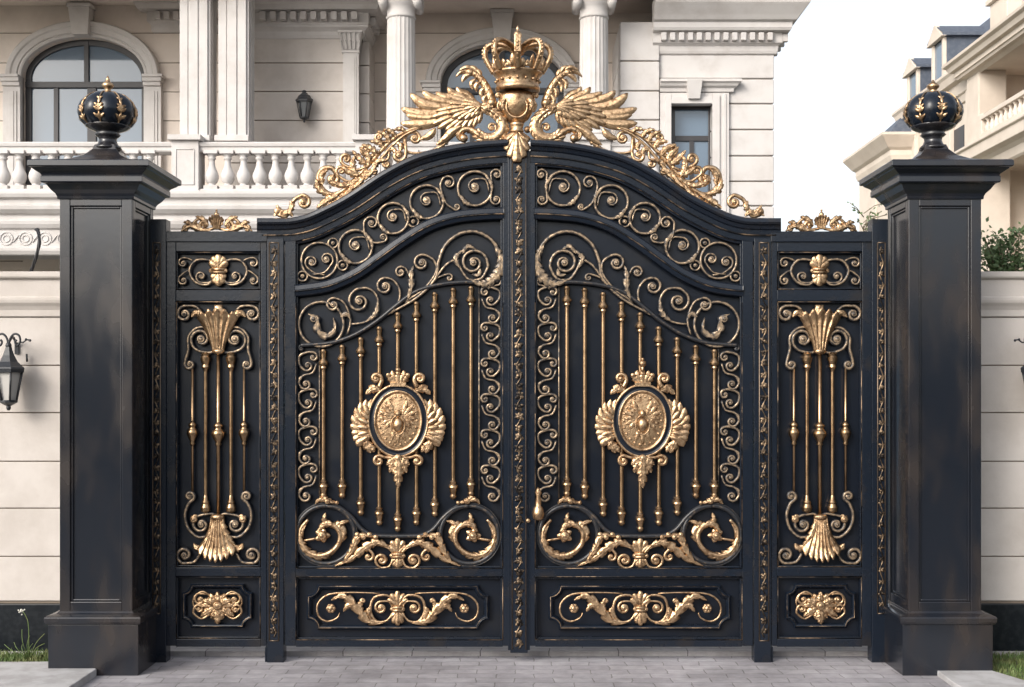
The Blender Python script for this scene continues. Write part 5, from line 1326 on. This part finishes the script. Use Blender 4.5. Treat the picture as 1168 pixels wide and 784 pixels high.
xsb = [8+18.6*i-60 for i in range(14)]
spans = [(-58, 190, 18.6), (236, 402, 18.2), (446, 655, 18.4), (704, 752, 18.4)]
for a, b, st in spans:
    n = int((b-a)/st)
    for i in range(n+1):
        x = X(a+5+i*st, YB); 
        if X(a+5+i*st, YB) > X(b-2, YB): continue
        if first is None:
            first = bm_.build('baluster', 'stone_w', man, bevel=0); first.location = (x-0-0, YB+0+0, zb_(216)); 
            off = ROOT[man.name]; first.data.transform(__import__('mathutils').Matrix.Translation(off)); first.location = (x-off[0], YB+.03-off[1], zb_(216)-off[2])
        else:
            o = first.copy(); C.objects.link(o); o.parent = man; o.location = (x-off[0], YB+.03-off[1], zb_(216)-off[2])
# right wing
kR = (D0+YR)/F; zr = lambda y: Z(y, YR); xr0, xr1 = X(752, YR), X(883, YR)
wx0, wx1 = X(765, YR), X(812, YR); wz1 = zr(120); wz0 = zr(262)
mb = MB(); zs_r = [zr(p) for p in (430, 395, 350, 305, 264, 235, 207, 178, 148, 118.5, 90, 62)]
for a, b in zip(zs_r, zs_r[1:]):
    g_ = .008
    if b <= wz0+.01 or a >= wz1-.001: box(mb, xr0, xr1, YR, YR+4, a+g_, b-g_)
    else: box(mb, xr0, wx0, YR, YR+4, a+g_, b-g_); box(mb, wx1, xr1, YR, YR+4, a+g_, b-g_)
box(mb, xr0+.002, wx0-.02, YR+.03, YR+3.9, zs_r[0], zs_r[-1], 1); box(mb, wx1+.02, xr1-.03, YR+.03, YR+3.9, zs_r[0], zs_r[-1], 1)
box(mb, wx0-.02, wx1+.02, YR+.03, YR+3.9, wz1+.01, zs_r[-1], 1); box(mb, wx0-.02, wx1+.02, YR+.3, YR+3.9, zs_r[0], wz1+.01, 1)
# quoin pier where the wing meets the portico
for a, b in ((240, 172), (172, 138), (138, 105), (105, 71), (71, 26)): box(mb, X(707, YR), X(751.6, YR), YR-.06, YR+3, zr(a)+.008, zr(b)-.008)
box(mb, X(708, YR), X(751, YR), YR-.035, YR+2.9, zr(430), zr(26), 1)
mb.build('wing_wall', ['stone_w', 'joint'], man, bevel=.012)
mb = MB()
wp = [(0, zr(63)), (.03, zr(62)), (.045, zr(59)), (.05, zr(54)), (.08, zr(52)), (.10, zr(51)), (.10, zr(40)), (.19, zr(39)), (.21, zr(36)), (.21, zr(30)), (.26, zr(28.5)), (.30, zr(24)), (.37, zr(17)), (.41, zr(13)), (.42, zr(11)), (.42, zr(6)), (0, zr(4))]
mould(mb, [(xr0-.1, YR), (xr1, YR), (xr1, YR+4)], wp)
for i in range(13):
    x = X(757+i*10.1, YR-.14); box(mb, x-.035, x+.035, YR-.175, YR-.09, zr(49.5), zr(41))
for i in range(16): box(mb, xr1+.09, xr1+.175, YR-.1+i*.24, YR-.03+i*.24, zr(49.5), zr(41))
mb.build('wing_cornice', 'stone_w', man, bevel=.003)
mb = MB(); mb.add([(xr0, YR+.1, zr(5)), (xr1+.1, YR+.1, zr(5)), (xr1+.1, YR+4, zr(5)), (xr0, YR+4, zr(5)), (xr0+.3, YR+1.2, zr(-110)), (xr1-.9, YR+1.2, zr(-110)), (xr1-.9, YR+3, zr(-110)), (xr0+.3, YR+3, zr(-110))],
       [(0, 1, 5, 4), (1, 2, 6, 5), (2, 3, 7, 6), (3, 0, 4, 7), (4, 5, 6, 7)], 0, False)
mb.build('roof', 'slate', man)
# wing window with surround
mb = MB()
for x_a, x_b in ((752.5, 765), (812, 831)):
    a, b = X(x_a, YR), X(x_b, YR); box(mb, a, b, YR-.05, YR+.05, wz0, zr(107)); s_ = 1 if x_a > 800 else -1
    if s_ > 0: box(mb, a-.001, a+.10, YR-.075, YR-.04, wz0, zr(110)); box(mb, a+.15, a+.19, YR-.065, YR-.04, wz0, zr(108.5))
    else: box(mb, b-.08, b+.001, YR-.075, YR-.04, wz0, zr(110))
box(mb, X(765, YR), X(812, YR), YR-.05, YR+.05, zr(120), zr(107)); box(mb, X(765, YR)+.001, X(812, YR)-.001, YR-.075, YR-.04, zr(119.5), zr(112))
mould(mb, [(X(752.2, YR), YR), (X(831, YR), YR), (X(831, YR), YR+.1)], [(0, zr(107)), (.06, zr(106)), (.07, zr(102)), (.11, zr(100)), (.13, zr(97)), (.16, zr(96)), (.16, zr(93)), (0, zr(92.5))])
box(mb, X(752.5, YR), X(831, YR), YR-.1, YR+.05, wz0-.1, wz0)
sur = mb.build('window_surround', 'stone_w', man, bevel=.004)
mb = MB(); kx = X(790.5, YR); mb.add([(kx-.08, YR-.13, zr(115)), (kx+.08, YR-.13, zr(115)), (kx+.11, YR-.19, zr(94)), (kx-.11, YR-.19, zr(94)), (kx-.08, YR, zr(115)), (kx+.08, YR, zr(115)), (kx+.11, YR, zr(94)), (kx-.11, YR, zr(94))],
       [(0, 1, 2, 3), (0, 4, 5, 1), (1, 5, 6, 2), (3, 7, 4, 0), (2, 6, 7, 3)], 0, False); mb.build('keystone', 'stone_w', sur, bevel=.005)
mb = MB(); Yg = YR+.14
for q in ((765, 120, 770, 262), (808, 120, 812, 262), (770, 120, 808, 125), (770, 155, 808, 161), (786.5, 161, 791.5, 262)): pbox(mb, *q, Yg, Yg+.06)
fw = mb.build('window', 'wframe', man, bevel=.004)
mb = MB(); pbox(mb, 766, 121, 811, 262, Yg+.03, Yg+.04); mb.build('pane', 'glass', fw)
# lower storey glazed openings under the balcony, mostly hidden by the gate
mb = MB()
for a, b in ((20, 150), (500, 650)): box(mb, X(a, YW), X(b, YW), YW-.02, YW+.02, .1, 2.5)
mb.build('window', 'glass', man)

lantern(1, X(348, YP-.1), Z(104, YP-.1)+.12, YP, 1.0, 'small black lantern on the mansion wall between dentil cornice and balcony', bracket=False, sides=6)

# ================================================================== NEIGHBOUR HOUSES (facades run away from the camera on the right)
def wx(px, Xw): return F*Xw/(px-VX)-D0           # depth Y at which plane x = Xw shows at px
def zat(py, Y): return EYE+(VY-py)*(D0+Y)/F
nb = thing('neighbour_house', 'sunlit cream house with slate dormers and loggia balcony behind the right pillar', 'house', (14, 26, 0))
XA = 12.0
ya0, ya1 = 14.0, wx(1096, XA)          # near block
ze = zat(89.5, ya1); zslab = zat(170, wx(1103, XA))
mb = MB()
# rear wall of the loggia, end pier, ground floor body
box(mb, XA+2.2, XA+9, ya0, ya1, 0, ze)
for a in (ya1-.9, ya1-7.2, ya1-13.5): box(mb, XA+.15, XA+.9, a, a+.9, zslab, ze)
box(mb, XA+.6, XA+9, ya1-.35, ya1, 0, ze+.2)
for a in (ya1-.9, ya1-7.2, ya1-13.5): box(mb, XA+.2, XA+1.0, a, a+.8, 0, zslab-.5)
mb.build('wall', 'stone_n', nb, bevel=.03)
mb = MB()
mould(mb, [(XA+9, ya1), (XA+.2, ya1), (XA+.2, ya0)], [(0, ze-.08), (.1, ze-.02), (.22, ze), (.25, ze+.06), (.29, ze+.07), (.29, ze+.20), (.40, ze+.22), (.45, ze+.33), (.54, ze+.38), (.55, ze+.45), (0, ze+.47)][::1])
box(mb, XA+.2, XA+9, ya0, ya1-.01, ze, ze+.4)
mb.build('cornice', 'stone_n', nb)
mb = MB()
mould(mb, [(XA+2.2, ya1-.2), (XA+.25, ya1-.2), (XA+.25, ya0)], [(0, zslab-.75), (.05, zslab-.7), (.1, zslab-.5), (.2, zslab-.42), (.35, zslab-.35), (.35, zslab-.08), (.42, zslab-.05), (.42, zslab+.02), (0, zslab+.04)])
box(mb, XA+.25, XA+2.3, ya0, ya1-.2, zslab-.55, zslab)
zr_ = zat(132, wx(1119, XA)); yb1 = wx(1119, XA)
box(mb, XA-.02, XA+.22, ya0, yb1, zr_-.12, zr_); box(mb, XA-.0, XA+.2, ya0, yb1, zslab+.03, zslab+.2); box(mb, XA-.0, XA+.24, yb1-.02, yb1+.3, zslab+.03, zr_+.05)
bl = mb.build('balcony', 'stone_n', nb, bevel=.015)
h = zr_-.12-(zslab+.2); yy = yb1-.25; k = 0
while yy > ya0+.3 and k < 34:
    mb = MB(); lathe(mb, XA+.1, yy, [(zslab+.2+h*t, r) for t, r in ((0, .09), (.1, .07), (.3, .10), (.5, .06), (.8, .045), (.9, .07), (1, .09))], n=10); mb.build('baluster', 'stone_n', bl); yy -= .30; k += 1
# loggia windows and upper balustrade, ground floor door
mb = MB()
for a in (ya1-3.2, ya1-6.0): box(mb, XA+2.15, XA+2.25, a, a+1.3, zslab+.1, ze-.3)
for a in (ya1-3.6, ya1-6.4): box(mb, XA+2.14, XA+2.25, a, a+1.5, .3, 3.4)
mb.build('window', 'wframe', nb)
mb = MB()
for a in (ya1-3.1, ya1-5.9): box(mb, XA+2.12, XA+2.14, a, a+1.1, zslab+.2, ze-.4)
mb.build('pane', 'glass', nb)
# parapet balustrade on the near block roof
zpb = ze+.47
mb = MB(); box(mb, XA+.0, XA+.25, ya0, ya1-4.5, zpb+.75, zpb+.9); box(mb, XA+.0, XA+.25, ya0, ya1-4.5, zpb, zpb+.12); box(mb, XA-.02, XA+.3, ya1-4.6, ya1-4.2, zpb, zpb+1.0)
pb_ = mb.build('roof_balustrade', 'stone_n', nb, bevel=.01)
for k in range(16):
    yy = ya1-4.85-k*.32; mb = MB(); lathe(mb, XA+.12, yy, [(zpb+.12+.63*t, r) for t, r in ((0, .09), (.1, .07), (.3, .10), (.5, .06), (.8, .045), (.9, .07), (1, .09))], n=10); mb.build('baluster', 'stone_n', pb_)
# chimney block and slate slope
mb = MB(); box(mb, XA+.9, XA+2.0, ya1-.9, ya1+.3, ze+.6, zat(3, ya1)); box(mb, XA+.8, XA+2.1, ya1-1.0, ya1+.4, zat(3, ya1), zat(-3, ya1)); mb.build('chimney', 'stone_n', nb, bevel=.02)
mb = MB(); mb.add([(XA+.9, ya0, zpb), (XA+.9, ya1-1.0, zpb), (XA+2.4, ya1-1.0, zpb+3), (XA+2.4, ya0, zpb+3)], [(0, 1, 2, 3)], 0, False)
mb.add([(XA+.9, ya1-1.0, zpb), (XA+9, ya1-1.0, zpb), (XA+9, ya1-1.0, zpb+3), (XA+2.4, ya1-1.0, zpb+3)], [(0, 1, 2, 3)], 0, False); mb.build('roof', 'slate', nb)
# far block with dormers
yf0, yf1 = ya1-.2, wx(1020, XA)
zf = zat(124, yf1)-.1
XF = XA+.45
mb = MB(); box(mb, XF, XF+9, yf0, yf1, 0, zf-.4)
for yy in (yf0+.05, yf0+2.0, yf1-1.1): box(mb, XF-.14, XF, yy, yy+.7, 0, zf-.42)
mb.build('wall', 'stone_n', nb, bevel=.02)
mb = MB(); mould(mb, [(XF+9, yf1), (XF, yf1), (XF, yf0+.205)], [(0, zf-.9), (.06, zf-.88), (.1, zf-.7), (.16, zf-.66), (.16, zf-.35), (.3, zf-.3), (.36, zf-.12), (.42, zf-.05), (.42, zf+.02), (0, zf+.03)])
mb.build('cornice', 'stone_n', nb)
mb = MB(); mb.add([(XF+.2, yf0, zf), (XF+.2, yf1, zf), (XF+1.6, yf1-1, zf+2.2), (XF+1.6, yf0, zf+2.2), (XF+9, yf1, zf), (XF+9, yf1-1, zf+2.2), (XF+9, yf0, zf+2.2), (XF+9, yf0, zf)],
       [(0, 1, 2, 3), (1, 4, 5, 2), (3, 2, 5, 6), (0, 3, 6, 7)], 0, False); mb.build('roof', 'slate', nb)
mb = MB()
for yy in (yf0+1.2, yf0+3.4):
    box(mb, XF-.02, XF+.05, yy, yy+.9, zf-3.4, zf-1.5)
mb.build('window', 'wframe', nb)
for (pl, pr_, pt, pe, pbm) in ((1037, 1069, 64, 74, 100), (1066, 1107, 27, 37, 72)):
    Xd = XF+.15; yd = wx(pl+5, Xd)-.7; zd0 = zf-.05; zt_ = zat(pt, yd+.3); zev = zt_-.38; wd_ = 1.1
    mb = MB(); ym = yd+wd_/2; L_ = 1.6
    box(mb, Xd, Xd+L_, yd, yd+wd_, zd0, zev)
    d = mb.build('dormer', 'slate', nb, bevel=.01)
    mb = MB()
    mb.add([(Xd-.18, yd-.15, zev), (Xd+L_, yd-.15, zev), (Xd+L_, ym, zt_), (Xd-.18, ym, zt_), (Xd+L_, yd+wd_+.15, zev), (Xd-.18, yd+wd_+.15, zev), (Xd-.18, yd-.15, zev-.08), (Xd+L_, yd-.15, zev-.08), (Xd+L_, yd+wd_+.15, zev-.08), (Xd-.18, yd+wd_+.15, zev-.08)],
           [(0, 1, 2, 3), (3, 2, 4, 5), (0, 6, 7, 1), (6, 9, 8, 7), (5, 4, 8, 9), (1, 7, 8, 4, 2)], 0, False)
    mb.build('dormer_roof', 'slate', d)
    mb = MB(); mb.add([(Xd-.2, yd-.18, zev-.1), (Xd-.2, yd+wd_+.18, zev-.1), (Xd-.2, ym, zt_+.02), (Xd-.06, yd-.18, zev-.1), (Xd-.06, yd+wd_+.18, zev-.1), (Xd-.06, ym, zt_+.02)], [(0, 2, 1), (3, 4, 5), (0, 3, 5, 2), (1, 2, 5, 4), (0, 1, 4, 3)], 0, False)
    for a, b in ((yd, yd+.16), (yd+wd_-.16, yd+wd_)): box(mb, Xd-.1, Xd-.005, a, b, zd0, zev-.1)
    mb.build('gable', 'stone_n', d, bevel=.01)
    mb = MB(); box(mb, Xd-.04, Xd-.004, yd+.16, yd+wd_-.16, zd0+.25, zev-.12); mb.build('pane', 'glass', d)
# lower house further away
lh = thing('neighbour_house', 'lower far house with a wide pale cornice showing left of the right finial', 'house', (13, 34, 0))
XC_ = 11.3; yc = F*XC_/(1007-VX)-D0; yc1 = F*XC_/(965-VX)-D0; zcn = zat(150, yc)
mb = MB(); box(mb, XC_+.45, XC_+1.05, yc+.5, yc1, 0, zcn-.6); 
for a in (yc+.9, yc+2.2): box(mb, XC_+.40, XC_+.45, a, a+.5, 0, zcn-.62)
mb.build('wall', 'stone_n', lh, bevel=.02)
mb = MB(); mould(mb, [(XC_+1.05, yc1), (XC_+.45, yc1), (XC_+.45, yc+.5), (XC_+1.05, yc+.5)], [(0, zcn-.85), (.05, zcn-.8), (.1, zcn-.65), (.1, zcn-.5), (.2, zcn-.42), (.3, zcn-.28), (.42, zcn-.12), (.45, zcn-.08), (.45, zcn), (0, zcn+.03)])
mb.build('cornice', 'stone_n', lh)
mb = MB(); mb.add([(XC_+.3, yc+.3, zcn), (XC_+1.05, yc+.3, zcn), (XC_+1.05, yc1, zcn), (XC_+.3, yc1, zcn), (XC_+.9, yc+1.0, zcn+.7), (XC_+1.05, yc+1, zcn+.7), (XC_+1.05, yc+2.0, zcn+.5), (XC_+.9, yc+2.0, zcn+.5)], [(0, 1, 5, 4), (1, 2, 6, 5), (2, 3, 7, 6), (3, 0, 4, 7), (4, 5, 6, 7)], 0, False)
mb.build('roof', 'slate', lh)

# ================================================================== PLANTS
def shrub(cx, cy, z0, w_, h, n, m, label, seed, ls=.035, spiky=False):
    root = thing('shrub', label, 'shrub', (cx, cy, z0), 'garden plants above the right wall')
    rnd = random.Random(seed); mb = MB(); st = MB(); tips = []
    for k in range(16):
        a = rnd.uniform(0, 2*pi); l = rnd.uniform(.3, 1); e = Vector((cx+cos(a)*w_*l*.8, cy+sin(a)*w_*l*.6, z0+h*rnd.uniform(.5, 1)*(1.05-.45*l*l)))
        b = Vector((cx+cos(a)*w_*.1, cy+sin(a)*w_*.1, z0)); mid = b.lerp(e, .5)+Vector((rnd.uniform(-.03, .03), rnd.uniform(-.03, .03), .05*h))
        c = catmull([b, mid, e], 5); sweep(st, c, lambda t: .008*(1-.7*t), n=5, N=(.3, .9, .1)); tips.append(c)
    for k in range(n):
        c = rnd.choice(tips); q = c[min(len(c)-1, int(len(c)*rnd.uniform(.25, 1.0)))]
        p = q+Vector((rnd.gauss(0, .05*w_/.4), rnd.gauss(0, .05*w_/.4), rnd.gauss(0, .03)))
        d = Vector((rnd.gauss(0, 1), rnd.gauss(0, 1), rnd.uniform(-.2, 1.3))).normalized(); L = ls*rnd.uniform(.7, 1.6)*(2.2 if spiky else 1)
        s = d.cross(Vector((rnd.gauss(0, 1), rnd.gauss(0, 1), rnd.gauss(0, 1)))).normalized()*L*(.13 if spiky else .28)
        up = d.cross(s).normalized()*L*.12
        mb.add([p, p+d*L*.5+s+up, p+d*L, p+d*L*.5-s+up, p+d*L*.5], [(0, 1, 4), (4, 1, 2), (0, 4, 3), (4, 2, 3)], 0, True)
    st.build('stem', 'stem', root); mb.build('foliage', m, root)
zc0 = Z(313, .5)-.12
shrub(3.72, .62, zc0, .30, .52, 1500, 'leaf', 'dark green bushy shrub next to the right pillar above the wall', 11)
shrub(4.15, .75, zc0, .28, .40, 1100, 'leaf', 'fine-leaved green shrub above the right wall near the frame edge', 12, spiky=True)
shrub(3.98, .52, zc0-.05, .34, .24, 1200, 'leaf_b', 'low blue-green ground shrub lying along the top of the right wall', 13)
shrub(4.62, .85, zc0, .40, .85, 1300, 'leaf', 'taller loose shrub above the right wall at the picture edge', 14)
mb = MB(); box(mb, 3.3, 9, .46, 1.4, .036, zc0+.02); 
pl = mb.build('planter_bed', 'soil'); tag(pl, 'raised planting bed behind the right boundary wall', 'planter')
# twiggy plant behind the right cresting
tw = thing('twiggy_tree', 'thin leafy twigs of a young tree behind the right side panel cresting', 'tree', (X(985, 2.5), 2.5, .03))
mb = MB(); bxt, byt = X(985, 2.5), 2.5; rnd = random.Random(5)
sweep(mb, catmull([(bxt, byt, .03), (bxt+.03, byt, 1.5), (bxt, byt, Z(258, 2.5))], 8), lambda t: .022*(1-.7*t), n=7, N=(.2, .9, 0)); trunk = mb
lf = MB()
for k in range(26):
    z_ = rnd.uniform(Z(330, 2.5), Z(240, 2.5)); a = rnd.uniform(0, 2*pi); l = rnd.uniform(.08, .26)
    e = Vector((bxt+cos(a)*l, byt+sin(a)*l, z_+rnd.uniform(.05, .18))); b = Vector((bxt, byt, z_))
    sweep(trunk, [b, b.lerp(e, .5)+Vector((0, 0, .02)), e], .004, n=5, N=(.2, .9, 0))
    for q in range(7):
        p = b.lerp(e, rnd.uniform(.3, 1.05)); d = Vector((rnd.gauss(0, 1), rnd.gauss(0, 1), rnd.gauss(.3, 1))).normalized(); L = rnd.uniform(.02, .045)
        s = d.cross(Vector((rnd.gauss(0, 1), rnd.gauss(0, 1), rnd.gauss(0, 1)))).normalized()*L*.3
        lf.add([p, p+d*L*.5+s, p+d*L, p+d*L*.5-s], [(0, 1, 2, 3)], 0, True)
trunk.build('trunk', 'stem', tw); lf.build('foliage', 'leaf', tw)
# weed with a seed head at the left plinth
wd = thing('weed', 'tall weed with a white seed head growing at the left plinth', 'weed', (X(33, -.05), -.05, 0))
mb = MB(); wxp, wyp = X(33, -.05), -.05
c = catmull([(wxp, wyp, 0), P(33, 735, -.05), P(32, 710, -.05), P(26, 697, -.05)], 6); sweep(mb, c, .003, n=5)
for k in range(9):
    a = radians(20+k*17); l = .09+.05*(k % 3); c2 = catmull([(wxp, wyp, .02), (wxp+cos(a)*l*.5, wyp-.01*k % 3, .06+sin(a)*l*.5), (wxp+cos(a)*l, wyp, .05+sin(a)*l)], 4); sweep(mb, c2, .0025, n=4)
mb.build('stalk', 'grass', wd)
mb = MB(); q = P(25, 696, -.05); rnd = random.Random(2)
for k in range(14): ball(mb, (q.x+rnd.gauss(0, .009), q.y+rnd.gauss(0, .009), q.z+rnd.gauss(0, .009)), .006, n=6)
mb.build('seed_head', 'petal', wd)
for o in list(bpy.data.objects):
    if o.name == 'tmp': bpy.data.objects.remove(o)
